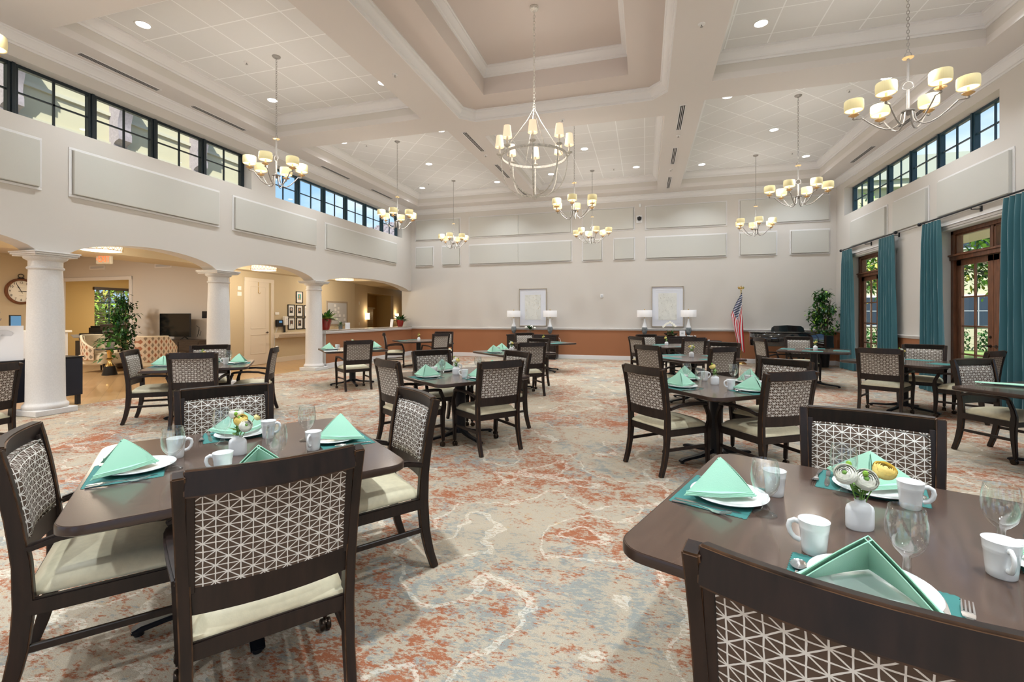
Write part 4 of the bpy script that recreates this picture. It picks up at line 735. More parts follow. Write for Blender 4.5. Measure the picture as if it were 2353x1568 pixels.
m.add(vs, [(i*10+k, i*10+(k+1) % 10, i*10+10+(k+1) % 10, i*10+10+k) for i in range(8) for k in range(10)]+[tuple(range(10)), tuple(80+k for k in range(10))], a); tag(m.obj('napkin', 'mint', smooth=60), 'rolled mint napkin lying on the table at the right edge', 'napkin')
for tx, ty, rz, z, lb in ((3.38, 5.03, -30, TZ, 'white sheet of paper on the table at the right edge'), (-5.50, 7.19, 40, TZ, 'white paper slip near the corner of the half wall table')): tag(MB().box((tx, ty, z+.001), (.22, .14, .0012), R(rz)).obj('paper_sheet', 'paper'), lb, 'paper')
# ================= LOBBY SHELL =================
XD = -10.1; YT = 9.297
struct(B(XD-.15, XD, YT, 14.55, 0, 2.6).obj('wall_lobby', 'wall_tan')); m = MB()
m.bb(-16.4, -16.28, YT, YT+.12, 0, 3.1); m.bb(-16.28, -13.55, YT, YT+.12, 2.33, 3.1); m.bb(-13.55, XD-.15, YT, YT+.12, 0, 3.1); struct(m.obj('wall_lounge', 'wall'))
struct(B(-16.52, -16.4, -2, YT, 0, 3.1).obj('wall_clock', 'wall_tan')); struct(B(-16.4, -8, -2.1, -2, 0, 3.1).obj('wall_lobby', 'wall_tan'))
m = MB(); m.bb(-16.4, -10.57, -2, YT, 3.0, 3.08); struct(m.obj('ceiling_lounge', 'ceil_paint')); m = MB()
holes2d(-10.7, XL-.3, -2, 20.2, [(-9.75, -8.35, 4.2, 13.6)], lambda a, b, c_, d: m.bb(a, b, c_, d, 2.51, 2.6)); struct(m.obj('ceiling_lobby', 'cream_cloth')); m = MB(); m.bb(-9.85, -8.25, 4.1, 13.7, 2.78, 2.84)
for q in ((-9.85, -9.75, 4.1, 13.7), (-8.35, -8.25, 4.1, 13.7), (-9.75, -8.35, 4.1, 4.2), (-9.75, -8.35, 13.6, 13.7)): m.bb(*q, 2.6, 2.84)
m.bb(-10.7, -10.57, -2, YT, 2.6, 3.08); struct(m.obj('ceiling_lobby', 'wall_tan')); struct(B(-16.6, -7.9, -2.2, 20.4, 3.15, 3.25).obj('ceiling_roof', 'ext_wing'))
m = MB(); [m.bb(*q, 2.84, 3.15) for q in ((-8.1, -8.0, -2, 14.3),)]; struct(m.obj('wall_lobby', 'ext_wing'))
# office behind the cased opening
m = MB(); m.bb(-17.62, -17.5, YT, 10.92, 0, 2.8); m.bb(-17.62, -17.5, 10.92, 12.75, 0, .85); m.bb(-17.62, -17.5, 10.92, 12.75, 2.24, 2.8); m.bb(-17.62, -17.5, 12.75, 14, 0, 2.8); m.bb(-17.62, -13.0, 13.9, 14, 0, 2.8); m.bb(-13.1, -13.0, YT+.12, 14, 0, 2.8); m.bb(-17.6, -16.4, YT, YT+.12, 0, 2.8); struct(m.obj('wall_office', 'wall_ochre'))
struct(B(-17.6, -13, YT+.12, 14, 2.8, 2.86).obj('ceiling_office', 'cream_cloth')); l = bpy.data.lights.new('office_lamp', 'AREA'); l.shape = 'DISK'; l.size = .6; l.energy = 90; l.color = (1, .9, .74); o = bpy.data.objects.new('office_lamp', l); COL.objects.link(o); o.location = (-15.2, 11.6, 2.75)
m = MB(); m.bb(-16.38, -16.27, YT-.02, YT, 0, 2.42); m.bb(-13.56, -13.45, YT-.02, YT, 0, 2.42); m.bb(-16.38, -13.45, YT-.025, YT, 2.32, 2.42); struct(m.obj('trim_7', 'trim', bevel=.004))
t = bpy.data.objects.new('window_5', None); COL.objects.link(t); struct(t); m = MB()
for y in (10.92, 11.38, 11.84, 12.30, 12.74): m.bb(-17.56, -17.53, y-.014, y+.014, .85, 2.24)
for z in (.86, 1.32, 1.78, 2.22): m.bb(-17.56, -17.53, 10.92, 12.75, z-.012, z+.012)
m.obj('window_frame', 'fr_reflect_blue', t); B(-17.6, -17.59, 10.92, 12.75, .85, 2.24).obj('pane', 'pane', t); m = MB()
for i in range(26): z = .9+i*.05; m.add([(-17.52, 10.93, z), (-17.49, 10.93, z+.012), (-17.49, 12.74, z+.012), (-17.52, 12.74, z)], [(0, 1, 2, 3)])
m.obj('blind_slats', 'white', t); B(-17.53, -17.44, 10.88, 12.8, 2.20, 2.29).obj('valance', 'oak_dark', t)
# angled wall with niche beyond the half wall
T0 = Vector((XD, 14.55, 0)); dv = Vector((-.19, 1, 0)).normalized(); nv = Vector((dv.y, -dv.x, 0)); Mx = Matrix(((dv.x, nv.x, 0, T0.x), (dv.y, nv.y, 0, T0.y), (0, 0, 1, 0), (0, 0, 0, 1)))
def nb(mb, a0, a1, n0, n1, z0, z1): return mb.box(((a0+a1)/2, (n0+n1)/2, (z0+z1)/2), (abs(a1-a0), abs(n1-n0), z1-z0), M=Mx)
m = MB(); nb(m, 0, 1.15, -.12, 0, 0, 2.6); nb(m, 1.15, 4.05, -.12, 0, 2.24, 2.6); nb(m, 4.05, 5.8, -.12, 0, 0, 2.6); struct(m.obj('wall_niche', 'wall_tan')); m = MB(); nb(m, 1.0, 4.2, -.85, -.78, 0, 2.3); nb(m, 1.08, 1.15, -.8, -.12, 0, 2.3); nb(m, 4.05, 4.12, -.8, -.12, 0, 2.3); nb(m, 1.0, 4.2, -.85, -.12, 2.24, 2.3); struct(m.obj('wall_niche', 'wall_ochre'))
struct(B(-11.4, -8.0, 20.2, 20.3, 0, 2.6).obj('wall_far', 'wall_ochre')); struct(B(-8.05, -7.95, 14.5, 20.3, 0, 2.6).obj('wall_hall', 'wall_ochre'))
t = thing('mailbox_cabinet', 'mailbox cabinet with brass doors set in the niche', 'mailboxes'); nb(MB(), 1.2, 2.35, -.7, -.25, 0, 1.62).obj('cabinet_body', 'maple', t, bevel=.01); nb(MB(), 1.16, 2.42, -.74, -.2, 1.62, 1.68).obj('cabinet_top', 'cream_cloth', t, bevel=.01)
for i in range(7):
    z = .2+i*.19; nb(MB(), 1.28, 2.27, -.26, -.235, z, z+.175).obj('mail_door', 'mail', t, bevel=.004)
o = MB().lathe([(1e-5, 0), (.07, 0), (.10, .05), (.125, .12), (.12, .18), (.07, .24), (.045, .26), (.05, .285), (.06, .29), (.045, .285), (.04, .25), (1e-5, .24)], 28).obj('vase', 'celadon', loc=(Mx @ Vector((1.75, -.45, 1.68)))); tag(o, 'round grey green vase on top of the mailbox cabinet', 'vase')
for a, lb in ((.98, 'glowing wall sconce left of the niche'), (4.3, 'glowing wall sconce behind the right red pot')):
    t = thing('wall_sconce', lb, 'wall lamp', (Mx @ Vector((a, .06, 1.32))), 0, 'wall sconces'); MB().lathe([(.11, -.12), (.10, .12)], 24, sc=(1, .6), caps=False).obj('lamp_shade', 'sconce', t); MB().tube([(0, 0, -.1), (0, 0, -.16), (.02, 0, -.19), (.03, -.03, -.15)], .008, 6).obj('bracket', 'brass_lamp', t)
    l = bpy.data.lights.new('sconce_lamp', 'POINT'); l.energy = 5; l.color = (1, .75, .45); l.shadow_soft_size = .08; o = bpy.data.objects.new('sconce_lamp', l); COL.objects.link(o); o.location = Mx @ Vector((a, .2, 1.5))
# lobby door in the tan wall
t = bpy.data.objects.new('door_6', None); COL.objects.link(t); struct(t); m = MB(); X = XD; m.bb(X, X+.02, 9.73, 9.83, 0, 2.27); m.bb(X, X+.02, 10.64, 10.74, 0, 2.27); m.bb(X, X+.025, 9.73, 10.74, 2.25, 2.35); m.obj('casing', 'trim_cream', t, bevel=.004)
m = MB(); m.bb(X+.002, X+.012, 9.83, 10.56, .01, 2.25); 
lf = m.obj('door_leaf', 'trim_cream', t); m = MB()
for z0, z1 in ((.30, .83), (.98, 2.13)):
    for q in ((9.93, 10.46, z0, z0+.02), (9.93, 10.46, z1-.02, z1), (9.93, 9.95, z0, z1), (10.44, 10.46, z0, z1)): m.bb(X+.012, X+.020, *q)
m.obj('panel_moulding', 'trim_cream', lf, bevel=.003); m = MB(); m.lathe([(.025, 0), (.025, .01), (.01, .014), (.01, .04)], 12, M=Matrix.Translation((X+.012, 10.50, .87)) @ Matrix.Rotation(pi/2, 4, 'Y')); m.tube([(X+.05, 10.5, .87), (X+.055, 10.46, .872), (X+.05, 10.41, .865)], .009, 8); m.obj('door_handle', 'bronze', lf)
m = MB(); m.bb(X+.012, X+.016, 10.18, 10.20, 1.95, 2.25); m.tube([(X+.016, 10.19, 1.96), (X+.05, 10.19, 1.93), (X+.06, 10.22, 1.96)], .006, 6); tag(m.obj('door_hook', 'brass_lamp'), 'over door metal hook hanging on the cream lobby door', 'hook')
m = MB()
for a, b, z0, z1 in ((9.53, 9.64, 2.0, 2.1), (9.52, 9.65, 1.85, 1.955)): tag(B(X, X+.012, a, b, z0, z1).obj('wall_switch', 'white', bevel=.003), 'white wall plate left of the lobby door, %s' % ('upper one' if z0 > 1.9 else 'lower one'), 'switch', 'wall plates')
# portraits
def portrait(y, z, lb, bg, hair, skin, cloth, w=.28, h=.355):
    t = thing('portrait_frame', lb, 'framed portrait', (XD, y, z), 0, 'framed staff portraits'); m = MB(); f = .022
    for q in ((-w/2, w/2, -h/2, -h/2+f), (-w/2, w/2, h/2-f, h/2), (-w/2, -w/2+f, -h/2, h/2), (w/2-f, w/2, -h/2, h/2)): m.bb(0, .022, *q)
    m.obj('frame', 'black', t); B(0, .010, -w/2+f, w/2-f, -h/2+f, h/2-f).obj('mount', 'white', t); ph = B(.010, .0115, -.065, .065, -.075, .095).obj('photo', bg, t); m = MB()
    T = Matrix.Translation((.0125, 0, 0)); P = [(-.055, -.075), (.055, -.075), (.052, -.035), (.022, -.012), (-.022, -.012), (-.052, -.035)]; ry = Matrix(((0, 0, 1, .0117), (1, 0, 0, 0), (0, 1, 0, 0), (0, 0, 0, 1)))
    MB().prism(P, 0, .0006, ry).obj('clothing', cloth, ph); MB().prism([(.030*cos(a), .032+.040*sin(a)) for a in [2*pi*i/18 for i in range(18)]], .0004, .0008, ry).obj('hair', hair, ph); MB().prism([(.020*cos(a), .026+.027*sin(a)) for a in [2*pi*i/18 for i in range(18)]], .0006, .0012, ry).obj('face', skin, ph); m.bb(.010, .0105, -.03, .03, -.115, -.110); m.obj('caption_line', 'grey_print', t)
portrait(11.75, 1.895, 'framed portrait alone at the top, woman with long blond hair', 'portrait_teal', 'hair_blond', 'skin', 'mail'); portrait(11.41, 1.49, 'framed portrait of a person with white hair and dark jacket', 'portrait_bg', 'white', 'skin', 'suit'); portrait(11.755, 1.485, 'framed portrait of a blond person in a dark jacket', 'portrait_bg', 'hair_blond', 'skin', 'suit')
portrait(11.42, 1.105, 'framed portrait of a bald person in a white shirt', 'portrait_bg', 'skin_dark', 'skin_dark', 'white'); portrait(11.76, 1.105, 'framed portrait of a dark haired person in black', 'portrait_bg', 'hair_dark', 'skin', 'suit'); portrait(12.08, 1.485, 'upper framed portrait partly behind the column', 'portrait_bg', 'hair_dark', 'skin', 'suit'); portrait(12.08, 1.105, 'lower framed portrait partly behind the column', 'portrait_bg', 'hair_dark', 'skin', 'white')
tag(B(XD, XD+.03, 10.79, 10.92, 1.36, 1.44).obj('thermostat', 'white', bevel=.004), 'white thermostat right of the lobby door', 'thermostat')
t = thing('time_clock', 'black wall mounted time clock terminal beside the lobby door', 'terminal', (XD, 10.9, 1.12)); B(0, .09, -.11, .11, -.1, .1).obj('housing', 'black', t, bevel=.012); B(.088, .093, -.05, .06, .01, .07).obj('screen', 'blue_screen', t)
o = MB().tube([(XD+.03, 10.85, 1.02), (XD+.05, 10.79, .9), (XD+.03, 10.76, .8), (XD+.05, 10.72, .5), (XD+.03, 10.62, .2), (XD+.04, 10.6, .05)], .008, 6).obj('power_cord', 'grey_print'); tag(o, 'grey cord hanging from the black time clock', 'cord')
t = thing('soap_dispenser', 'white hand sanitizer dispenser on a black stand over the shelf', 'dispenser', (XD+.06, 11.11, .86)); B(-.04, .05, -.05, .05, 0, .01).obj('base', 'black', t); B(-.03, -.01, -.035, .035, .01, .22).obj('post', 'black', t, bevel=.004); B(-.04, .06, -.065, .065, .2, .46).obj('body', 'white', t, bevel=.015, seg=2) if 0 else B(-.04, .06, -.065, .065, .2, .46).obj('body', 'white', t, bevel=.015); B(.060, .063, -.02, .02, .36, .39).obj('window', 'grey_print', t)
m = MB(); m.bb(XD, XD+.22, 10.75, 13.2, .80, .85); m.bb(XD, XD+.18, 10.75, 13.2, .74, .80); m.bb(XD, XD+.14, 10.75, 13.2, .70, .74); tag(m.obj('wall_shelf', 'trim_cream', bevel=.004), 'cream moulded wall shelf below the portraits', 'shelf')
struct(B(XD, XD+.018, 10.74, 14.4, 0, .14).obj('baseboard_lobby', 'trim_cream', bevel=.004)); struct(B(-13.45, XD, YT-.018, YT, 0, .14).obj('baseboard_lounge', 'trim'))
# notice board
t = thing('notice_board', 'grey notice board with patterned border and pinned notes', 'notice board', (XD, 13.55, 1.42)); B(0, .015, -.56, .56, -.41, .41).obj('board', 'grey_print', t); m = MB()
for q in ((-.56, .56, -.41, -.355), (-.56, .56, .355, .41), (-.56, -.505, -.355, .355), (.505, .56, -.355, .355)): m.bb(.015, .022, *q)
m.obj('border', 'granite', t); rn = random.Random(5)
for (a, b) in ((-.12, .26), (-.1, .12), (.06, .17), (-.1, -.02), (.05, .04), (.13, -.08), (.36, -.08), (-.02, -.2), (.4, -.22), (-.25, .0), (-.2, -.2)): B(.0155, .017, a-.05, a+.05, b-.04, b+.045).obj('note', 'paper', t)
for q in ((14.9, 1.75, 1.87, 'upper'), (14.85, 1.25, 1.33, 'middle'), (14.9, .98, 1.1, 'lower')): tag(MB().box((0, 0, 0), (.02, .1, q[2]-q[1])).obj('wall_plate', 'white', bevel=.003, loc=(XD-.05-.03, q[0], (q[1]+q[2])/2)), 'small %s white plate on the tan wall left of the niche' % q[3], 'wall plate', 'niche wall plates')
# ceiling lights in the lobby, exit sign, vents
for i, (y, lb) in enumerate(((5.72, 'patterned drum ceiling light showing just above the exit sign archway'), (9.26, 'patterned drum ceiling light above the lobby door'), (12.44, 'patterned drum ceiling light in the last archway'))):
    t = thing('drum_ceiling_light', lb, 'ceiling light', (-9.0, y, 2.45), 0, 'lobby drum lights'); MB().lathe([(.265, .01), (.27, .0), (.28, .01), (.28, .12), (.27, .13)], 36, caps=False).obj('lattice_band', 'lobby_light', t); MB().lathe([(1e-5, -.004), (.262, .0)], 36, caps=False).obj('diffuser', 'lobby_light', t); m = MB()
    for k in range(24):
        a = 2*pi*k/24; b = a+2*pi/24; 
        for s in (0, 1): m.tube([(.284*cos(a), .284*sin(a), .01+.11*s), (.286*cos((a+b)/2), .286*sin((a+b)/2), .065), (.284*cos(b), .284*sin(b), .01+.11*(1-s))], .003, 4)
    for z in (.003, .127):
        P = [(.284*cos(2*pi*k/36), .284*sin(2*pi*k/36), z) for k in range(37)]; m.tube(P, .006, 5)
    m.obj('lattice', 'brass_lamp', t); MB().lathe([(.05, .13), (.05, .33)], 16).obj('mount', 'white', t)
    l = bpy.data.lights.new('lobby_lamp', 'POINT'); l.energy = 48; l.color = (1, .86, .66); l.shadow_soft_size = .25; o = bpy.data.objects.new('lobby_lamp', l); COL.objects.link(o); o.location = (-9.0, y, 2.3)
for x, y in ((-13, 6), (-13, 2), (-9, 1.5)):
    l = bpy.data.lights.new('lounge_lamp', 'AREA'); l.shape = 'DISK'; l.size = .5; l.energy = 110; l.color = (1, .92, .8); o = bpy.data.objects.new('lounge_lamp', l); COL.objects.link(o); o.location = (x, y, 2.47 if x > -10 else 2.95)
t = thing('exit_sign', 'lit red EXIT sign hanging from the lobby ceiling', 'exit sign', (-10.3, 6.6, 2.45), R(-78)); B(-.03, .03, -.16, .16, -.095, .095).obj('housing', 'exit_body', t, bevel=.012); m = MB(); ry = Matrix(((0, 0, 1, .031), (1, 0, 0, 0), (0, 1, 0, 0), (0, 0, 0, 1)))
text_mb(m, 'EXIT', .19, ry @ Matrix.Translation((.02, 0, 0)) @ Matrix.Diagonal((.62, 1, 1, 1)), .002); m.add([(.031, -.145, 0), (.031, -.12, .03), (.031, -.12, -.03)], [(0, 1, 2)]); m.obj('letters', 'exit_red', t); MB().cyl((0, 0, .09), (0, 0, .16), .012).obj('mount', 'exit_body', t)
for (x, z, lb) in ((-14.78, 2.69, 'white slotted vent grille on the lounge wall above the cased opening'), (-12.32, 2.67, 'white slotted vent grille on the lounge wall above the television')):
    t = thing('vent_grille', lb, 'vent', (x, YT, z), 0, 'lounge vent grilles'); B(-.3, .3, -.015, 0, -.06, .06).obj('frame', 'trim', t); B(-.26, .26, -.017, -.014, -.03, .03).obj('louvres', 'grey_print', t)
# wall clock
t = thing('wall_clock', 'large round pocket watch style wall clock with brown rim', 'clock', (-16.4, 8.46, 2.0), 0); C90 = Matrix(((0, 0, 1, 0), (1, 0, 0, 0), (0, 1, 0, 0), (0, 0, 0, 1)))
MB().lathe([(.29, .0), (.345, .01), (.355, .04), (.335, .075), (.295, .08), (.29, .04)], 48, M=C90, caps=False).obj('rim', 'door_wood', t); MB().lathe([(1e-5, .03), (.3, .03)], 48, M=C90, caps=False).obj('dial', 'petal_white', t); m = MB()
for h in range(1, 13):
    a = pi/2-2*pi*h/12; text_mb(m, str(h), .085, C90 @ Matrix.Translation((.235*cos(a), .235*sin(a), .034)), .001)
m.obj('numerals', 'black', t); m = MB()
for ang, ln in ((R(90+27), .235), (R(-2), .17)):
    d = Vector((cos(ang), sin(ang), 0)); q = Vector((-d.y, d.x, 0)); P = [d*-.06+q*.004, d*-.06-q*.004, d*ln*.6-q*.010, d*ln, d*ln*.6+q*.010]; m.prism([(p.x, p.y) for p in P], .036, .039, C90)
m.obj('hands', 'black', t); m = MB(); m.bb(0, .05, -.06, .06, .335, .37); m.tube([(.025, .06*cos(a), .42+.05*sin(a)) for a in [2*pi*k/16 for k in range(17)]], .009, 6); m.obj('crown', 'black', t); m = MB(); m.bb(.031, .032, -.10, .08, .095, .10); m.bb(.031, .032, -.05, .05, -.115, -.11); m.bb(.031, .032, -.035, .035, -.13, -.126); m.obj('dial_marks', 'grey_print', t)
# ================= HALF WALL =================
struct(B(-7.98, XL, 9.88, YB, 0, .90).obj('wall_half', 'wall')); struct(B(XL, XL+.004, 9.88, YB, 0, .90).obj('wall_half', 'wall_rust')); m = MB(); m.bb(XL, XL+.02, 9.86, YB, 0, .135); m.bb(-7.98, XL+.02, 9.86, 9.88, 0, .135); struct(m.obj('baseboard_left', 'trim', bevel=.004))
m = MB(); m.bb(-8.0, XL+.03, 9.85, YB, .875, .93); m.bb(-8.0, XL+.05, 9.83, YB, .91, .935); struct(m.obj('trim_8', 'trim', bevel=.004)); tag(B(-8.12, XL+.035, 9.85, YB, .936, .972).obj('granite_top', 'granite', bevel=.006), 'speckled granite ledge along the top of the half wall', 'countertop')
struct(B(-8.06, XL-.25, 9.83, 14.3, -.001, .002).obj('floor', 'lobby_wood')) if 0 else None
# plants
def leafshape(m, p, d, up, l, w, fold=.25, droop=.25):
    d = d.normalized(); q = d.cross(up); q = q.normalized() if q.length > 1e-4 else Vector((1, 0, 0)); n = q.cross(d)
    pts = []; 
    for i, (t_, ww) in enumerate(((0, .0), (.3, .42), (.62, .36), (1, 0))): c = p+d*l*t_-Vector((0, 0, 1))*droop*l*t_*t_; pts += [c-q*w*ww+n*w*ww*fold, c, c+q*w*ww+n*w*ww*fold]
    m.add(pts, [(i*3+a, i*3+a+1, i*3+a+4, i*3+a+3) for i in range(3) for a in (0, 1)])
def ficus(name_lb, cat, loc, h, rad, z0, nleaf, seed, pot, ll=.085, mats=('leaf_dark', 'leaf', 'leaf_light'), wt=(.45, .4, .15), sc=(1, 1)):
    t = thing('potted_tree', name_lb, cat, loc); rnd = random.Random(seed); 
    if pot == 'tall': MB().lathe([(.10, 0), (.11, .01), (.15, .5), (.165, .52), (.165, .56), (.15, .56), (.14, .5), (1e-5, .5)], 6 if 0 else 20).obj('pot', 'black', t)
    elif pot == 'basket': MB().lathe([(.12, 0), (.16, .05), (.17, .28), (.16, .3), (.15, .28), (1e-5, .26)], 20).obj('pot', 'oak_dark', t)
    z_ = .5 if pot == 'tall' else .27; tips = []; tr = MB()
    for k in range(4): a = rnd.uniform(0, 6.3); P = [(cos(a)*.02, sin(a)*.02, z_-.02)]+[(cos(a)*.03*i+rnd.uniform(-.02, .02), sin(a)*.03*i+rnd.uniform(-.02, .02), z_+(h-z_)*.85*i/5) for i in range(1, 6)]; tr.tube(P, [.014-.002*i for i in range(6)], 6)
    br = []
    for k in range(46):
        z = z0+(h-z0)*rnd.random()**.8*.95; a = rnd.uniform(0, 6.3); f = (z-z0)/(h-z0); rr = rad*(.55+.75*sin(pi*min(1, f*.85+.18)))*rnd.uniform(.45, 1)*.85; e = Vector((cos(a)*rr*sc[0], sin(a)*rr*sc[1], z+rnd.uniform(.0, .12))); b = Vector((0, 0, z-rr*.6)); tr.tube([b, (b+e)/2+Vector((0, 0, .05)), e], [.006, .004, .002], 4); br.append((b, e))
    tr.obj('trunk', 'bark', t)
    for mi, (mn, f) in enumerate(zip(mats, wt)):
        m = MB()
        for k in range(int(nleaf*f)): b, e = rnd.choice(br); u = rnd.uniform(.35, 1.12); p = b.lerp(e, u)+Vector([rnd.gauss(0, .05) for _ in range(3)]); d = Vector((rnd.gauss(0, 1), rnd.gauss(0, 1), rnd.gauss(-.35, .5))); leafshape(m, p, d, Vector((0, 0, 1)), ll*rnd.uniform(.7, 1.2), ll*.55, .3, .3)
        m.obj('foliage', mn, t)
    return t
ficus('bushy ficus tree in a tall black pot beside the teal curtain', 'potted tree', (4.46, 13.74, 0), 1.98, .44, .62, 1500, 2, 'tall', .10, sc=(.78, .8)); ficus('slim ficus tree in the lounge beside the cased opening', 'potted tree', (-12.75, 8.6, 0), 1.78, .36, .35, 900, 5, 'basket', .11, ('leaf_dark', 'leaf', 'leaf'), (.6, .3, .1))
def redpot(y, s, lb, n, seed, lm):
    x = -7.87; t = thing('potted_plant', lb, 'potted plant', (x, y, .972), 0, 'plants in red pots'); P = [(1e-5, 0), (.085*s, 0)]
    for i in range(9): z = .01+.024*i*s; r = (.088+.0065*i)*s; P += [(r, z), (r+.004*s, z+.012*s)]
    P += [(.145*s, .235*s), (.15*s, .25*s), (.138*s, .25*s), (.13*s, .22*s), (1e-5, .21*s)]; MB().lathe(P, 32).obj('pot', 'red_glaze', t, smooth=60); rnd = random.Random(seed)
    for q, mn in enumerate(lm):
        m = MB()
        for k in range(n//len(lm)): a = rnd.uniform(0, 6.3); el = rnd.uniform(.1, 1.25); d = Vector((cos(a)*cos(el), sin(a)*cos(el), sin(el))); p = Vector((cos(a)*.03, sin(a)*.03, .2*s)); l = rnd.uniform(.18, .34)*s; leafshape(m, p+d*l*.25, d, Vector((0, 0, 1)), l, .085*s, .3, .28)
        m.obj('foliage', mn, t)
redpot(10.09, 1.12, 'broad leaved plant in a ribbed red pot beside the column', 60, 3, ('leaf', 'leaf_light', 'leaf_dark')); redpot(13.87, .92, 'smaller leafy plant in a ribbed red pot near the back wall', 54, 8, ('leaf_dark', 'leaf'))
t = thing('potted_plant', 'spiky air plant in a small grey pot on the granite ledge', 'potted plant', (-7.88, 10.72, .972)); MB().lathe([(1e-5, 0), (.05, 0), (.055, .12), (.05, .12), (1e-5, .1)], 16).obj('pot', 'lamp_grey', t); m = MB(); rnd = random.Random(4)
for k in range(70): a = rnd.uniform(0, 6.3); el = rnd.uniform(.1, 1.3); d = Vector((cos(a)*cos(el), sin(a)*cos(el), sin(el))); leafshape(m, Vector((0, 0, .1)), d, Vector((0, 0, 1)), rnd.uniform(.12, .27), .014, .2, .5)
m.obj('foliage', 'leaf', t)
tag(MB().box((0, 0, .085), (.012, .2, .17)).obj('leaflet_stand', 'paper', loc=(-7.86, 11.0, .972)), 'white leaflet standing behind the spiky plant on the ledge', 'leaflet'); o = MB().bar([(0, 0, 0), (0, .06, .25)], (1, 0, 0), .1, .006).obj('leaflet_stand', 'paper', loc=(-7.86, 13.28, .972)); tag(o, 'white leaning card on the ledge left of the far red pot', 'leaflet')
# ================= BACK WALL FURNITURE =================
def console(x0, x1, label, depth=.42):
    t = thing('console_cabinet', label, 'cabinet', ((x0+x1)/2, YB-.03-depth/2, 0)); w = (x1-x0)/2; d = depth/2; B(-w, w, -d, d, .715, .75).obj('top', 'dark_wood', t, bevel=.004); B(-w+.02, w-.02, -d+.015, d, .06, .715).obj('body', 'dark_wood', t, bevel=.003); B(-w+.05, w-.05, -d+.04, d, 0, .06).obj('plinth', 'black', t)
    for i in range(4):
        a = -w+.03+(2*w-.06)*i/4; b = a+(2*w-.06)/4-.006; dr = B(a, b, -d, -d+.018, .08, .70).obj('door', 'dark_wood', t, bevel=.003); m = MB()
        for q in ((a+.04, b-.04, .12, .13), (a+.04, b-.04, .65, .66), (a+.04, a+.05, .12, .66), (b-.05, b-.04, .12, .66)): m.bb(q[0], q[1], -d-.006, -d, q[2], q[3])
        m.obj('door_moulding', 'dark_wood', dr); MB().ball((b-.03 if i % 2 == 0 else a+.03, -d-.012, .42), .012, 8).obj('knob', 'bronze', dr)
console(-4.16, -2.56, 'dark wood console cabinet under the left hand painting'); console(-.2, 1.4, 'dark wood console cabinet under the right hand painting')
def painting(x0, x1, z0, z1, art, lb):
    t = thing('framed_painting', lb, 'painting', ((x0+x1)/2, YB, (z0+z1)/2)); w = (x1-x0)/2; h = (z1-z0)/2; m = MB(); f = .018
    for q in ((-w, w, -h, -h+f), (-w, w, h-f, h), (-w, -w+f, -h, h), (w-f, w, -h, h)): m.bb(q[0], q[1], -.045, 0, q[2], q[3])
    m.obj('frame', 'champagne', t, bevel=.002); B(-w+f, w-f, -.02, 0, -h+f, h-f).obj('mount', 'art_mat', t); m = MB()
    for k, e in enumerate((.11, .14, .17)):
        for q in ((-w+e, w-e, -h+e, -h+e+.005), (-w+e, w-e, h-e-.005, h-e), (-w+e, -w+e+.005, -h+e, h-e), (w-e-.005, w-e, -h+e, h-e)): m.bb(q[0], q[1], -.024, -.02, q[2], q[3])
    m.obj('mount_bevel', 'white', t); B(-w+.19, w-.19, -.026, -.02, -h+.20, h-.20).obj('artwork', art, t)
painting(-3.85, -2.96, 1.01, 2.2, 'art_one', 'pale abstract painting in a champagne frame, left of the two'); painting(.2, 1.09, 1.01, 2.2, 'art_two', 'pale abstract painting in a champagne frame, right of the two')
def tlamp():
    t = thing('table_lamp', '', 'table lamp'); B(-.06, .06, -.06, .06, 0, .03).obj('base', 'glass', t, bevel=.004); MB().lathe([(.03, .03), (.052, .06), (.078, .14), (.082, .19), (.070, .25)], 28).obj('lower_body', 'lamp_grey', t, smooth=60); MB().lathe([(.070, .25), (.048, .32), (.028, .40), (.018, .47), (.018, .50)], 28).obj('upper_body', 'lamp_white', t, smooth=60)
    m = MB(); m.cyl((0, 0, .5), (0, 0, .56), .009); m.cyl((0, 0, .74), (0, 0, .76), .004); m.ball((0, 0, .765), .018, 10); m.obj('neck_and_finial', 'brass_lamp', t); MB().lathe([(.212, .545), (.214, .55), (.214, .74), (.212, .745), (.208, .74), (.208, .55), (.212, .545)], 40, caps=False).obj('lamp_shade', 'linen_shade', t, smooth=50)
    for s in (-1, 1): m = MB(); m.cyl((s*.07, 0, .56), (s*.07, 0, .475), .0015, n=5); m.cyl((s*.07, 0, .48), (s*.07, 0, .46), .006); m.obj('pull_chain', 'brass_lamp', t)
    return t
L0 = tlamp()
for x, lb in ((-3.96, 'table lamp on the left end of the left console'), (-2.80, 'table lamp on the right end of the left console'), (.0, 'table lamp on the left end of the right console'), (1.20, 'table lamp on the right end of the right console')): inst(L0, (x, 14.03, .75), 0, 'grey glass '+lb+', white drum shade', 'table lamp', 'gourd table lamps')
# flowers on the consoles
t = thing('magnolia_arrangement', 'white magnolias with dark leaves in a square glass vase', 'flower arrangement', (-3.42, 13.98, .75)); B(-.09, .09, -.05, .05, 0, .17).obj('vase', 'glass', t, bevel=.004); m = MB(); rnd = random.Random(9)
for k in range(38): a = rnd.uniform(0, 6.3); el = rnd.uniform(.0, 1.2); d = Vector((cos(a)*cos(el), .6*sin(a)*cos(el), sin(el))); leafshape(m, Vector((0, 0, .14))+d*.05, d, Vector((0, 0, 1)), rnd.uniform(.1, .2), .06, .2, .1)
m.obj('leaves', 'leaf_dark', t); m = MB()
for k in range(5): m.cyl((rnd.uniform(-.06, .06), 0, .01), (rnd.uniform(-.06, .06), 0, .18), .004, n=5)
m.obj('stems', 'bark', t)
for c, r in (((-.13, 0, .22), .04), ((.05, -.03, .25), .045), ((.15, .0, .21), .035)): MB().ball(c, r, 12, (1.1, 1, .9)).obj('bloom', 'petal_white', t)
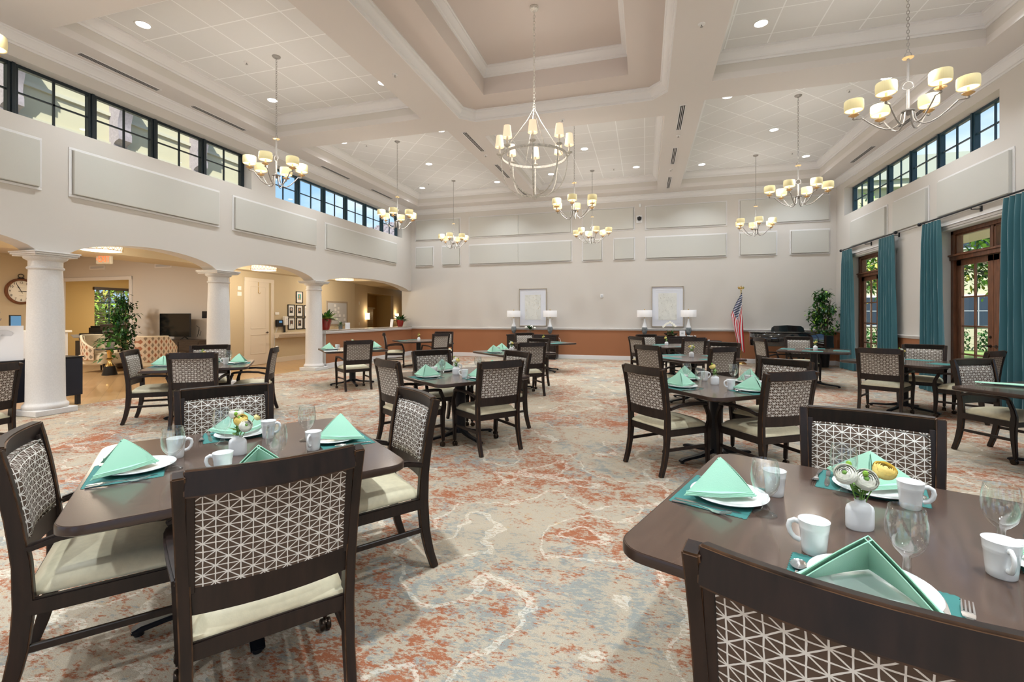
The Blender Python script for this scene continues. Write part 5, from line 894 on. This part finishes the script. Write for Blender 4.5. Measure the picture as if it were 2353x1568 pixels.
t = thing('orchid_bowl', 'white orchids and greenery in a brown boat shaped bowl', 'flower arrangement', (.72, 13.95, .75)); MB().lathe([(1e-5, 0), (.06, 0), (.13, .05), (.155, .085), (.15, .085), (.12, .05), (1e-5, .03)], 28, sc=(1.25, .6)).obj('bowl', 'oak_dark', t); m = MB()
for k in range(46): a = rnd.uniform(0, 6.3); el = rnd.uniform(.1, 1.3); d = Vector((cos(a)*cos(el), .5*sin(a)*cos(el), sin(el))); leafshape(m, Vector((rnd.uniform(-.06, .06), 0, .06)), d, Vector((0, 0, 1)), rnd.uniform(.1, .22), .05, .2, .4)
m.obj('leaves', 'leaf', t); P = [(.05, 0, .08), (.07, 0, .25), (.03, 0, .36), (-.05, 0, .38), (-.14, 0, .33), (-.2, 0, .27)]; MB().tube(P, .004, 6).obj('stem', 'stem', t)
for i, c in enumerate(((.03, -.01, .37), (-.02, -.01, .40), (-.07, -.01, .37), (-.12, -.01, .35), (-.16, -.01, .31), (-.20, -.01, .27), (.08, -.01, .33), (.12, -.01, .29))): 
    m = MB()
    for k in range(5): a = 2*pi*k/5+i; m.ball((c[0]+.02*cos(a), c[1], c[2]+.02*sin(a)), .016, 8, (1, .35, 1))
    m.obj('bloom', 'petal_white', t)
t = thing('card_frame', 'small white framed card with a dark picture on the right console', 'card', (1.03, 13.93, .75)); B(-.075, .075, 0, .012, 0, .16).obj('frame', 'paper', t, bevel=.004); B(-.03, .03, -.002, 0, .06, .11).obj('picture', 'grey_print', t)
tag(B(-.02, .02, -.02, .02, 0, .015).obj('small_remote', 'white', loc=(.86, 13.92, .75), bevel=.003), 'tiny white object beside the orchid bowl', 'small object')
m = MB(); rnd = random.Random(2)
for k in range(26): m.ball((rnd.uniform(-.16, .16), rnd.uniform(-.06, .06), .012+rnd.random()*.01), .012, 6)
o = m.obj('pebbles', 'white', loc=(1.22, 13.86, .75)); tag(o, 'scattered clear and white pebbles before the rightmost lamp', 'pebbles'); o['kind'] = 'stuff'
t = thing('black_cabinet', 'low black cabinet against the back wall right of the console', 'cabinet', (1.75, 14.02, 0)); B(-.27, .27, -.2, .2, .04, .60).obj('body', 'black', t, bevel=.01); B(-.29, .29, -.22, .22, .60, .635).obj('lid', 'black', t, bevel=.006)
for s in (-1, 1): B(s*.2-.02, s*.2+.02, -.18, .18, 0, .04).obj('foot', 'black', t)
B(-.22, .22, -.205, -.2, .12, .52).obj('front_panel', 'oak_dark', t)
tag(MB().ball((0, 0, .015), .03, 10, (1, 1, .5)).obj('small_ornament', 'paper', loc=(1.72, 13.9, .635)), 'small white ornament on top of the low black cabinet', 'ornament')
t = thing('wall_camera', 'black dome camera on a white plate high on the back wall', 'camera', (-.15, YB, 4.21)); B(-.085, .085, -.03, 0, -.11, .11).obj('back_plate', 'white', t, bevel=.006); MB().lathe([(.06, .03), (.065, .0), (.055, -.045), (.03, -.07), (1e-5, -.075)], 20, M=Matrix.Translation((0, -.075, .02))).obj('dome', 'black', t); MB().cyl((0, -.03, .04), (0, -.08, .04), .035).obj('bracket', 'black', t)
tag(B(-.03, .03, -.03, 0, -.05, .05).obj('wall_sensor', 'white', bevel=.005, loc=(-.13, YB, 4.62)), 'small white box directly above the wall camera', 'sensor')
t = thing('wall_thermostat', 'small white wall control between the two paintings', 'thermostat', (-1.25, YB, 1.94)); B(-.045, .045, -.02, 0, -.055, .055).obj('housing', 'white', t, bevel=.005); B(-.02, .02, -.023, -.02, -.03, .02).obj('keypad', 'grey_print', t)
m = MB(); m.tube([(0, 0, 0), (.05, -.02, -.02), (.08, -.03, -.1), (.09, -.03, -.16)], .005, 5); tag(m.obj('lamp_cord', 'paper', loc=(-2.545, 14.03, .66)), 'pale lamp cord looping beside the left console', 'cord')
# ---- flag ----
t = thing('flag_stand', 'brass flagpole with eagle finial on a round base', 'flagpole', (2.56, 14.02, 0)); MB().lathe([(.15, 0), (.155, .01), (.14, .03), (.09, .055), (.045, .09), (.02, .13), (1e-5, .13)], 12).obj('base', 'gold', t, smooth=20); MB().cyl((0, 0, .1), (0, 0, 2.02), .013).obj('pole', 'gold', t)
m = MB(); m.ball((0, 0, 2.04), .022, 10); m.ball((0, 0, 2.10), .032, 10, (.8, .7, 1.3)); m.ball((.0, -.015, 2.15), .016, 8)
for s in (-1, 1): m.add([(s*.01, 0, 2.10), (s*.055, 0, 2.145), (s*.085, .01, 2.12), (s*.07, .01, 2.07), (s*.02, 0, 2.06), (s*.04, -.012, 2.10)], [(0, 1, 5), (1, 2, 5), (2, 3, 5), (3, 4, 5), (4, 0, 5)])
m.obj('eagle_finial', 'gold', t)
m = MB(); m.uv = []; nu, nv_ = 60, 30      # draped: u runs down the fly, v across the gathered hoist
for i in range(nu+1):
    u = i/nu
    for j in range(nv_+1):
        v = j/nv_; zt_ = 1.985-.55*v; z = zt_-(1.25-.12*v)*u**1.0; fold = .035*sin(v*19+u*1.5)*(.35+.65*u)
        x = .02-(.30*sin(min(1, u*1.5)*pi*.5)*(1-v)**.75*(1-.45*max(0, u-.5)*2)) + .05*v*u + .02*sin(v*12+2)*u; m.v.append((x, -.02+fold-.02*u, z)); m.uv.append((u, v))
for i in range(nu):
    for j in range(nv_): a = i*(nv_+1)+j; m.f.append((a, a+1, a+nv_+2, a+nv_+1))
o = m.obj('flag', 'flag_cloth', smooth=80, loc=(2.56, 14.0, 0)); tag(o, 'red white and blue stars and stripes flag hanging from the pole', 'flag')
# ---- piano ----
t = thing('grand_piano', 'glossy black grand piano in front of the back wall', 'piano', (3.35, 13.40, 0)); K_ = [(.78, -.70), (.78, .70), (.1, .70), (-.25, .62), (-.45, .40), (-.62, .12), (-.74, -.15), (-.77, -.42), (-.70, -.62), (-.55, -.70)]
MB().prism(K_, .58, .90).obj('case', 'mirror_black', t, bevel=.008, smooth=45); P = [(x*1.04-.005, y*1.03) for x, y in K_[1:]]; P[0] = (.52, .72); P = [(.52, -.72)]+P; MB().prism(P, .905, .93).obj('lid', 'mirror_black', t, bevel=.006, smooth=45)
B(.78, .98, -.70, -.64, .56, .86).obj('cheek', 'mirror_black', t, bevel=.01); B(.78, .98, .64, .70, .56, .86).obj('cheek', 'mirror_black', t, bevel=.01); B(.78, 1.0, -.66, .66, .56, .66).obj('keybed', 'mirror_black', t, bevel=.006); B(.78, .95, -.62, .62, .66, .69).obj('keys', 'white', t); B(.775, .80, -.62, .62, .69, .86).obj('fallboard', 'mirror_black', t)
MB().prism([(-.38, 0), (.38, 0), (.36, .10), (.30, .145), (.0, .165), (-.30, .145), (-.36, .10)], -.01, .01, Matrix.Translation((.12, -.25, .93)) @ Matrix.Rotation(pi/2-.15, 4, 'X')).obj('music_desk', 'mirror_black', t, bevel=.003)
for x, y in ((.62, -.58), (.62, .58), (-.55, -.18)): MB().lathe([(.035, 0), (.04, .05), (.045, .1), (.05, .3), (.075, .45), (.085, .58)], 12, c=(x, y, 0)).obj('leg', 'mirror_black', t)
B(.50, .56, -.10, .10, .06, .58).obj('pedal_lyre', 'mirror_black', t)
# ---- curtains ----
def curtain(y0, y1, b0, b1, lb, n=6, X=4.80, seed=1):
    m = MB(); nu = 110; nz = 26; rnd = random.Random(seed); ph = rnd.uniform(0, 6)
    for j in range(nz+1):
        f = j/nz; z = 2.955-2.935*f; g = f**.8
        for i in range(nu+1):
            u = i/nu; a = (u*n*2*pi); pin = max(0, 1-f*9); y = (y0+(y1-y0)*u)*(1-g)+(b0+(b1-b0)*u)*g; amp = .045+.012*g; w = sin(a+.5*sin(3*f+ph))*amp*(1-.3*pin)+.012*sin(a*.5+ph+f*2)*g; m.v.append((X+w+.006*sin(a*2+f)*pin, y+.012*cos(a)*(1-.5*pin), z))
    for j in range(nz):
        for i in range(nu): a = j*(nu+1)+i; m.f.append((a, a+1, a+nu+2, a+nu+1))
    o = m.obj('curtain', 'teal_curtain', smooth=80); s = o.modifiers.new('thickness', 'SOLIDIFY'); s.thickness = .003; return tag(o, lb, 'curtain', 'teal pleated curtains')
curtain(13.52, 13.0, 13.60, 12.80, 'teal curtain at the far end, next to the ficus', seed=1); curtain(11.62, 11.0, 11.66, 10.92, 'teal curtain on the near side of the farther french door', seed=2); curtain(10.03, 9.52, 10.07, 9.40, 'teal curtain on the far side of the nearer french door', seed=3); curtain(8.10, 7.45, 8.16, 7.35, 'teal curtain at the right frame edge', seed=4); curtain(6.5, 5.95, 6.55, 5.85, 'teal curtain on the right wall outside the frame', seed=5)
for k, (a, b, lb) in enumerate(((13.62, 10.95, 'black curtain rod with ball ends above the farther french door'), (10.12, 7.35, 'black curtain rod above the nearer french door'))):
    t = thing('curtain_rod', lb, 'curtain rod', (4.80, 0, 2.985)); MB().cyl((0, a, 0), (0, b, 0), .014).obj('pole', 'black_metal', t)
    for y in (a, b): MB().ball((0, y, 0), .034, 12).obj('finial', 'black_metal', t)
    for y in (a-.15, (a+b)/2, b+.15): m = MB(); m.bar([(.13, y, -.03), (.0, y, -.03), (-.0, y, -.012)], (0, 1, 0), .015, .012); m.bb(.115, .13, y-.02, y+.02, -.07, .02); m.obj('bracket', 'black_metal', t)
# ================= LOUNGE AND OFFICE =================
t = thing('sideboard', 'dark navy sideboard behind the leftmost column', 'sideboard', (-8.38, 3.70, 0)); B(-.20, .20, -1.25, 1.25, .14, .70).obj('body', 'ext_dark' if 0 else 'navy' if 'navy' in MATS else 'black', t, bevel=.005); B(-.21, .21, -1.26, 1.26, .70, .72).obj('top', 'black', t, bevel=.003)
for x in (-.17, .17):
    for y in (-1.2, 1.2): B(x-.025, x+.025, y-.025, y+.025, 0, .14).obj('leg', 'black', t)
for k, (x, y, h, rz, ti, lb) in enumerate(((-8.30, 4.62, .30, R(20), .3, 'white angled brochure board right of the thick column'), (-8.42, 4.40, .38, R(25), .25, 'second white brochure board behind the column, farther back'))):
    o = MB().bar([(0, 0, 0), (0, ti*h, h)], (1, 0, 0), .26, .012).obj('brochure_board', 'paper', loc=(x, y, .72)); o.rotation_euler = (0, 0, rz); tag(o, lb, 'board')
t = thing('display_board', 'large white board showing a white desk lamp graphic', 'board', (-8.33, 3.98, .72), R(60)); MB().bar([(0, 0, 0), (0, .06, .47)], (1, 0, 0), .62, .012).obj('board', 'paper', t); m = MB()
def disc_on(mb, cx, cz, rx, rz_, d=.0): mb.prism([(cx+rx*cos(a), cz+rz_*sin(a)) for a in [2*pi*i/24 for i in range(24)]], -.001, .001, Matrix.Translation((0, .06*cz/.47-.009, 0)) @ Matrix(((1, 0, 0, 0), (0, 0, -1, 0), (0, 1, 0, 0), (0, 0, 0, 1))))
disc_on(m, -.05, .10, .10, .06); disc_on(m, .12, .36, .09, .055); m.bar([(-.05, -.0, .12), (.10, .03, .36)], (1, 0, 0), .03, .002); m.obj('lamp_graphic', 'grey_light' if 'grey_light' in MATS else 'white', t)
t = thing('magazine_stack', 'magazines and an orange fruit plate on the sideboard', 'magazines', (-8.25, 3.72, .72)); B(-.1, .1, -.15, .15, 0, .02).obj('magazines', 'paper', t); MB().ball((0, .02, .03), .04, 10, (1, 1.6, .3)).obj('fruit_slices', 'orange', t)
t = thing('reception_desk', 'white reception desk behind the leftmost archway', 'desk', (-10.6, 5.0, 0)); B(-.3, .3, -1.8, 1.0, 0, 1.02).obj('body', 'paper', t, bevel=.01); B(-.34, .34, -1.84, 1.04, 1.02, 1.06).obj('top', 'petal_white', t, bevel=.006)
t = thing('monitor', 'small blue screened monitor on the reception desk', 'monitor', (-10.45, 5.32, 1.06), R(40)); B(-.01, .01, -.17, .17, .06, .28).obj('housing', 'black', t, bevel=.005); B(.010, .012, -.155, .155, .075, .265).obj('screen', 'blue_screen', t); B(-.04, .04, -.06, .06, 0, .01).obj('stand', 'black', t); B(-.012, .005, -.02, .02, .01, .07).obj('neck', 'black', t)
t = thing('lavender_pot', 'pale pot of lavender on the reception desk', 'potted plant', (-10.4, 5.0, 1.06)); MB().lathe([(1e-5, 0), (.06, 0), (.07, .09), (1e-5, .09)], 16).obj('pot', 'petal_white', t); m = MB(); m2 = MB(); rnd = random.Random(12)
for k in range(26): a = rnd.uniform(0, 6.3); e = Vector((cos(a)*rnd.uniform(.03, .16), sin(a)*rnd.uniform(.03, .16), rnd.uniform(.18, .30))); m.cyl((0, 0, .08), e, .002, n=4); m2.cyl(e, e*1.12, .008, .004, 5)
m.obj('stems', 'stem', t); m2.obj('lavender_heads', 'corbel', t)
t = thing('flower_bowl', 'white flowers beside the column on the reception desk', 'flowers', (-10.3, 5.72, 1.06)); MB().lathe([(1e-5, 0), (.04, 0), (.06, .05), (1e-5, .05)], 14).obj('bowl', 'glass', t)
for k in range(6): a = k*1.05; MB().ball((.04*cos(a), .05*sin(a), .09+.012*(k % 2)), .035, 8).obj('bloom', 'petal_white', t)
def armchair(loc, rz, lb):
    t = thing('armchair', lb, 'armchair', loc, rz, 'print upholstered armchairs'); n = 26; m = MB(); mi = MB()
    def ht(a): return .86-.30*max(0, (abs(a)-.9)/1.05)**.7 if abs(a) > .9 else .86
    A = [-1.95+3.9*i/n for i in range(n+1)]
    def pt(a, r): x = r*sin(a)*1.0; y = -r*cos(a)*.95; return x, y
    for a in A: x, y = pt(a, .38); m.v += [(x, y, .30), (x*1.03, y*1.06, ht(a))]
    m.f = [(i*2, i*2+2, i*2+3, i*2+1) for i in range(n)]; o = m.obj('outer_shell', 'leaf_print', t, smooth=60); s = o.modifiers.new('t', 'SOLIDIFY'); s.thickness = .02; s.offset = -1
    for a in A: x, y = pt(a, .33); mi.v += [(x, y, .30), (x, y*1.05, ht(a)-.01)]
    mi.f = [(i*2, i*2+2, i*2+3, i*2+1) for i in range(n)]; o = mi.obj('inner_lining', 'armchair_cream', t, smooth=60); s = o.modifiers.new('t', 'SOLIDIFY'); s.thickness = .02
    MB().tube([(pt(a, .36)[0], pt(a, .36)[1]*1.06, ht(a)) for a in A], .024, 8).obj('top_roll', 'armchair_cream', t, smooth=60)
    MB().prism(rrect(.62, .66, .12, 4), .18, .44).obj('seat', 'armchair_cream', t, bevel=.03, seg=2)
    for x, y in ((-.27, -.26), (.27, -.26), (-.27, .30), (.27, .30)): MB().lathe([(.014, 0), (.026, .2)], 10, c=(x, y, 0)).obj('leg', 'dark_wood', t)
armchair((-12.5, 7.95, 0), R(-75), 'print armchair in the lounge seen from its side, next to the brass table'); armchair((-10.75, 7.95, 0), R(36), 'print armchair in the lounge seen from behind, under the television')
t = thing('pedestal_side_table', 'brass waisted side table on a black cone foot', 'side table', (-11.56, 7.51, 0)); MB().lathe([(.14, 0), (.14, .01), (.095, .20), (1e-5, .2)], 24).obj('foot', 'black', t); MB().lathe([(.09, .2), (.05, .26), (.035, .33), (.07, .35), (.07, .36), (.035, .38), (.04, .45), (.065, .57), (1e-5, .57)], 24).obj('stem', 'gold', t, smooth=50); MB().lathe([(1e-5, .57), (.24, .57), (.245, .58), (.24, .59), (1e-5, .59)], 32).obj('top', 'ext_dark', t)
t = thing('potted_plant', 'trailing pothos in a pale pot on the brass side table', 'potted plant', (-11.56, 7.51, .59)); MB().lathe([(1e-5, 0), (.07, 0), (.10, .15), (1e-5, .15)], 20).obj('pot', 'lamp_white', t); m = MB(); rnd = random.Random(21)
for k in range(130): a = rnd.uniform(0, 6.3); r = rnd.uniform(.0, .26); z = .28-r*.9+rnd.uniform(-.06, .1)-(.35 if rnd.random() < .12 else 0); leafshape(m, Vector((r*cos(a), r*sin(a), z)), Vector((cos(a), sin(a), rnd.uniform(-.6, .5))), Vector((0, 0, 1)), .11, .08, .2, .3)
m.obj('foliage', 'leaf', t)
t = thing('tv_stand', 'dark brown media stand with drawers under the television', 'tv stand', (-11.55, 9.05, 0)); B(-1.0, 1.0, -.2, .2, .70, .73).obj('top', 'oak_dark', t); B(-.98, .98, -.19, .2, .42, .70).obj('body', 'oak_dark', t)
for a in (-.95, -.3, .35): B(a, a+.6, -.205, -.19, .45, .68).obj('drawer', 'oak_dark', t, bevel=.004)
for x in (-.93, .93, .2):
    for y in (-.15, .15): B(x-.03, x+.03, y-.03, y+.03, 0, .42).obj('leg', 'oak_dark', t)
t = thing('television', 'black flat television standing on the media stand', 'television', (-11.53, 9.0, .73)); B(-.51, .51, -.02, .02, .07, .66).obj('housing', 'black', t, bevel=.006); B(-.50, .50, -.022, -.02, .08, .65).obj('screen', 'screen', t)
for s in (-1, 1): m = MB(); m.bar([(s*.3, -.1, .005), (s*.32, 0, .07), (s*.3, .1, .005)], (1, 0, 0), .03, .012); m.obj('foot', 'black', t)
o = MB().tube([(0, 0, .3), (.10, 0, .25), (.06, 0, .12), (.12, 0, .05), (.16, 0, .15), (.10, 0, .2), (.03, 0, .02)], .006, 5).obj('cable', 'black', t, loc=(.55, .12, .05)); tag(B(-.09, .09, -.012, 0, -.09, .09).obj('outlet_box', 'black', loc=(-10.9, YT, 1.36)), 'black framed outlet box on the wall right of the television', 'outlet')
t = thing('office_chair', 'black leather office chair inside the cased opening', 'office chair', (-16.1, 9.95, 0), R(200)); B(-.27, .27, -.25, .25, .42, .52).obj('seat', 'black', t, bevel=.04, seg=2); B(-.26, .26, -.30, -.20, .55, 1.02).obj('backrest', 'black', t, bevel=.05, seg=2); MB().cyl((0, 0, .1), (0, 0, .42), .03).obj('column', 'black', t); m = MB()
for k in range(5): a = 2*pi*k/5; m.bar([(0, 0, .12), (.3*cos(a), .3*sin(a), .05)], (-sin(a), cos(a), 0), .05, .04)
m.obj('star_base', 'black', t); m = MB()
for s in (-1, 1): m.bar([(s*.28, -.2, .68), (s*.3, .15, .68), (s*.27, .18, .5)], (1, 0, 0), .05, .03)
m.obj('arms', 'black', t) if 0 else None
t = thing('copier', 'large dark copier standing by the office window', 'copier', (-15.2, 10.15, 0)); B(-.32, .32, -.3, .3, 0, .85).obj('body', 'oak_dark', t, bevel=.01); B(-.34, .34, -.32, .32, .90, 1.08).obj('scanner', 'wear_dark', t, bevel=.015); B(-.3, .3, -.28, .3, .85, .90).obj('output_tray', 'smoke', t)
for z in (.1, .33, .56): B(-.3, .3, -.31, -.3, z, z+.2).obj('paper_drawer', 'oak_dark', t, bevel=.004)
t = thing('printer', 'smaller black printer left of the copier', 'printer', (-15.75, 9.85, 0)); B(-.3, .3, -.25, .25, .6, .82).obj('body', 'black', t, bevel=.02); B(-.35, .35, -.3, .3, 0, .6).obj('stand', 'wear_dark', t); m = MB(); m.bar([(-.3, -.3, .78), (.0, -.4, .70)], (0, 1, 0), .3, .01); m.obj('paper_tray', 'smoke', t)
t = thing('filing_cabinet', 'light maple filing cabinet beside the copier', 'filing cabinet', (-14.25, 9.95, 0)); B(-.2, .2, -.3, .3, 0, .85).obj('body', 'maple', t, bevel=.006); B(-.18, .18, -.305, -.3, .46, .8).obj('drawer', 'maple', t, bevel=.004); B(-.18, .18, -.305, -.3, .06, .42).obj('drawer', 'maple', t, bevel=.004)
# ================= OUTSIDE =================
struct(B(5.23, 60, -30, 60, -.35, -.1).obj('ground_courtyard', 'ext_grass')); struct(B(5.24, 7.5, -6, 16, -.15, -.03).obj('patio_slab', 'stone'))
struct(B(5.24, 7.6, -6, 15, 3.0, 3.12).obj('patio_roof', 'chip')) if 0 else None
t = thing('courtyard_wing', 'cream building wing with dark windows across the courtyard', 'building', (0, 24, 0)); B(5.6, 34, 0, 6, -.1, 7.2).obj('wall', 'ext_cream', t); B(5.3, 34.3, -.45, 6, 7.2, 8.15).obj('fascia', 'ext_fascia', t); B(5.4, 34.2, -.3, 6, 6.9, 7.2).obj('cornice', 'ext_wing', t)
for x in (9.55, 13.4, 17.4, 21.4, 25.4):
    for z in (.93, 4.2):
        w = B(x-.62, x+.62, -.06, .05, z-.06, z+1.30).obj('window', 'paper', t); B(x-.54, x+.54, -.07, -.055, z, z+1.22).obj('glass', 'ext_dark', w); m = MB(); m.bb(x-.54, x+.54, -.08, -.07, z+.6, z+.63); m.bb(x-.012, x+.012, -.08, -.07, z, z+1.22); m.obj('glazing_bar', 'grey_print', w)
m = MB(); t = thing('patio_railing', 'low black railing across the courtyard seen through the door panes', 'railing', (0, 12.5, 0)); B(7.9, 20, -.03, .03, .38, .50).obj('top_rail', 'black', t)
for i in range(9): B(7.95+1.4*i, 8.0+1.4*i, -.025, .025, -.1, .4).obj('post', 'black', t)
t = thing('patio_table', 'blue patio table outside the nearer french door', 'table', (7.2, 10.9, 0)); B(-.6, .6, -.5, .5, .22, .30).obj('tabletop', 'ext_blue', t); 
for x in (-.5, .5): B(x-.03, x+.03, -.4, .4, -.04, .22).obj('leg', 'black', t)
def tree(loc, h, r, z0, n, seed, lb, ll=.2, mats=('leaf_light', 'leaf', 'leaf_yel')):
    t = thing('courtyard_tree', lb, 'tree', loc); rnd = random.Random(seed); tr = MB(); br = []; P = [Vector((0, 0, -.1)), Vector((.08, .05, z0*.6)), Vector((-.05, .1, z0)), Vector((.1, 0, h*.8))]; tr.tube(P, [.16, .12, .09, .03], 8)
    for k in range(50): z = rnd.uniform(z0, h*.85); a = rnd.uniform(0, 6.3); q = r*rnd.uniform(.5, 1)*sin(pi*min(1, .2+.8*(z-z0)/(h-z0+.01)))**.5; e = Vector((cos(a)*q, sin(a)*q, z+rnd.uniform(0, .8))); b = Vector((0, 0, max(z0*.8, z-q*.5))); tr.tube([b, (b+e)/2+Vector((0, 0, .15)), e], [.05, .03, .01], 5); br.append((b, e))
    tr.obj('trunk', 'bark', t)
    for mn, f in zip(mats, (.4, .4, .2)):
        m = MB()
        for k in range(int(n*f)): b, e = rnd.choice(br); p = b.lerp(e, rnd.uniform(.45, 1.15))+Vector([rnd.gauss(0, .22) for _ in range(3)]); leafshape(m, p, Vector([rnd.gauss(0, 1) for _ in range(3)]), Vector((0, 0, 1)), ll*rnd.uniform(.7, 1.3), ll*.5, .2, .2)
        m.obj('foliage', mn, t)
tree((10.6, 16.5, 0), 5.4, 2.3, 2.3, 5200, 3, 'leafy green tree in the courtyard beyond the nearer french door'); tree((7.6, 21.0, 0), 5.6, 1.7, 2.2, 3600, 6, 'smaller leafy tree in the courtyard beyond the farther french door'); tree((15.5, 14.5, 0), 7.5, 2.6, 2.8, 3000, 8, 'tall courtyard tree at the right, seen above the door')
m = MB(); rnd = random.Random(31)
for (x, y) in ((9.4, 23.3), (10.4, 23.3), (12.2, 23.3), (13.4, 23.2), (14.8, 23.3)):
    for k in range(350): a = rnd.uniform(0, 6.3); q = rnd.random()**.5*.55; leafshape(m, Vector((x+cos(a)*q, y+sin(a)*q*.6, rnd.uniform(-.05, .75))), Vector([rnd.gauss(0, 1) for _ in range(3)]), Vector((0, 0, 1)), .15, .09, .2, .2)
o = m.obj('hedge', 'leaf'); tag(o, 'low green hedge along the foot of the courtyard wing', 'hedge'); o['kind'] = 'stuff'
# trees behind the office window; sunlight is put into lighter leaf colours
tree((-20.6, 12.9, 0), 4.4, 2.4, .3, 6500, 14, 'sunlit green tree outside the office window', .22, ('leaf_light', 'leaf_light', 'leaf_yel'))
struct(B(-60, -17.7, -30, 60, -.35, -.1).obj('ground_garden', 'ext_grass'))
# upper wall with corbels outside the near left clerestory
t = thing('corbelled_wall', 'cream outside wall with grey carved corbels above the lobby roof', 'wall', (-10.9, 0, 0)); B(-.3, 0, -5, 11.2, 3.2, 8.6).obj('wall', 'ext_cream', t); m = MB(); m.bb(0, .05, -5, 11.2, 5.55, 5.62); m.bb(0, .12, -5, 11.2, 6.05, 6.15); m.bb(0, .05, -5, 11.2, 4.95, 5.0); m.obj('string_course', 'ext_wing', t)
cp = [(0, 4.25), (.22, 4.25), (.22, 4.42), (.30, 4.46), (.46, 4.5), (.46, 4.62), (.40, 4.7), (.42, 4.85), (.52, 5.05), (.70, 5.25), (.86, 5.34), (.86, 5.5), (.92, 5.5), (.92, 5.62), (0, 5.62)]
for y in (1.9, 3.7, 5.4, 7.2, 9.0, 10.7): MB().prism([(x*.62, 4.78+(z-4.25)*1.1) for x, z in cp], -.13, .13, Matrix(((1, 0, 0, 0), (0, 0, 1, y), (0, 1, 0, 0), (0, 0, 0, 1)))).obj('corbel', 'corbel', t)
t = thing('tiled_roof_house', 'grey tiled roof seen through the far left clerestory', 'roof', (-17.0, 27.5, 0)); 
B(-4, 5.5, -.5, 6, 0, 6.2).obj('wall', 'ext_blue', t); m = MB()
for i in range(12):
    f = i/12; x0 = -4.6+4.4*f; x1 = 6.1-4.4*f; y0 = -1.1+3.4*f; z = 6.2+1.9*f; m.bb(x0, x1, y0, 6.6-3.4*f, z, z+.1)
    
m.obj('roof_courses', 'roof_tile', t); m = MB()
for i in range(12):
    f = i/12; x0 = -4.6+4.4*f; x1 = 6.1-4.4*f; y0 = -1.1+3.4*f; z = 6.2+1.9*f; k = 0
    while x0+k*.42 < x1: m.bb(x0+k*.42, x0+k*.42+.16, y0-.04, y0+.3, z+.06, z+.15); k += 1
m.obj('roof_tiles', 'corbel', t)
# the lamps' light must not spill: nothing else to add
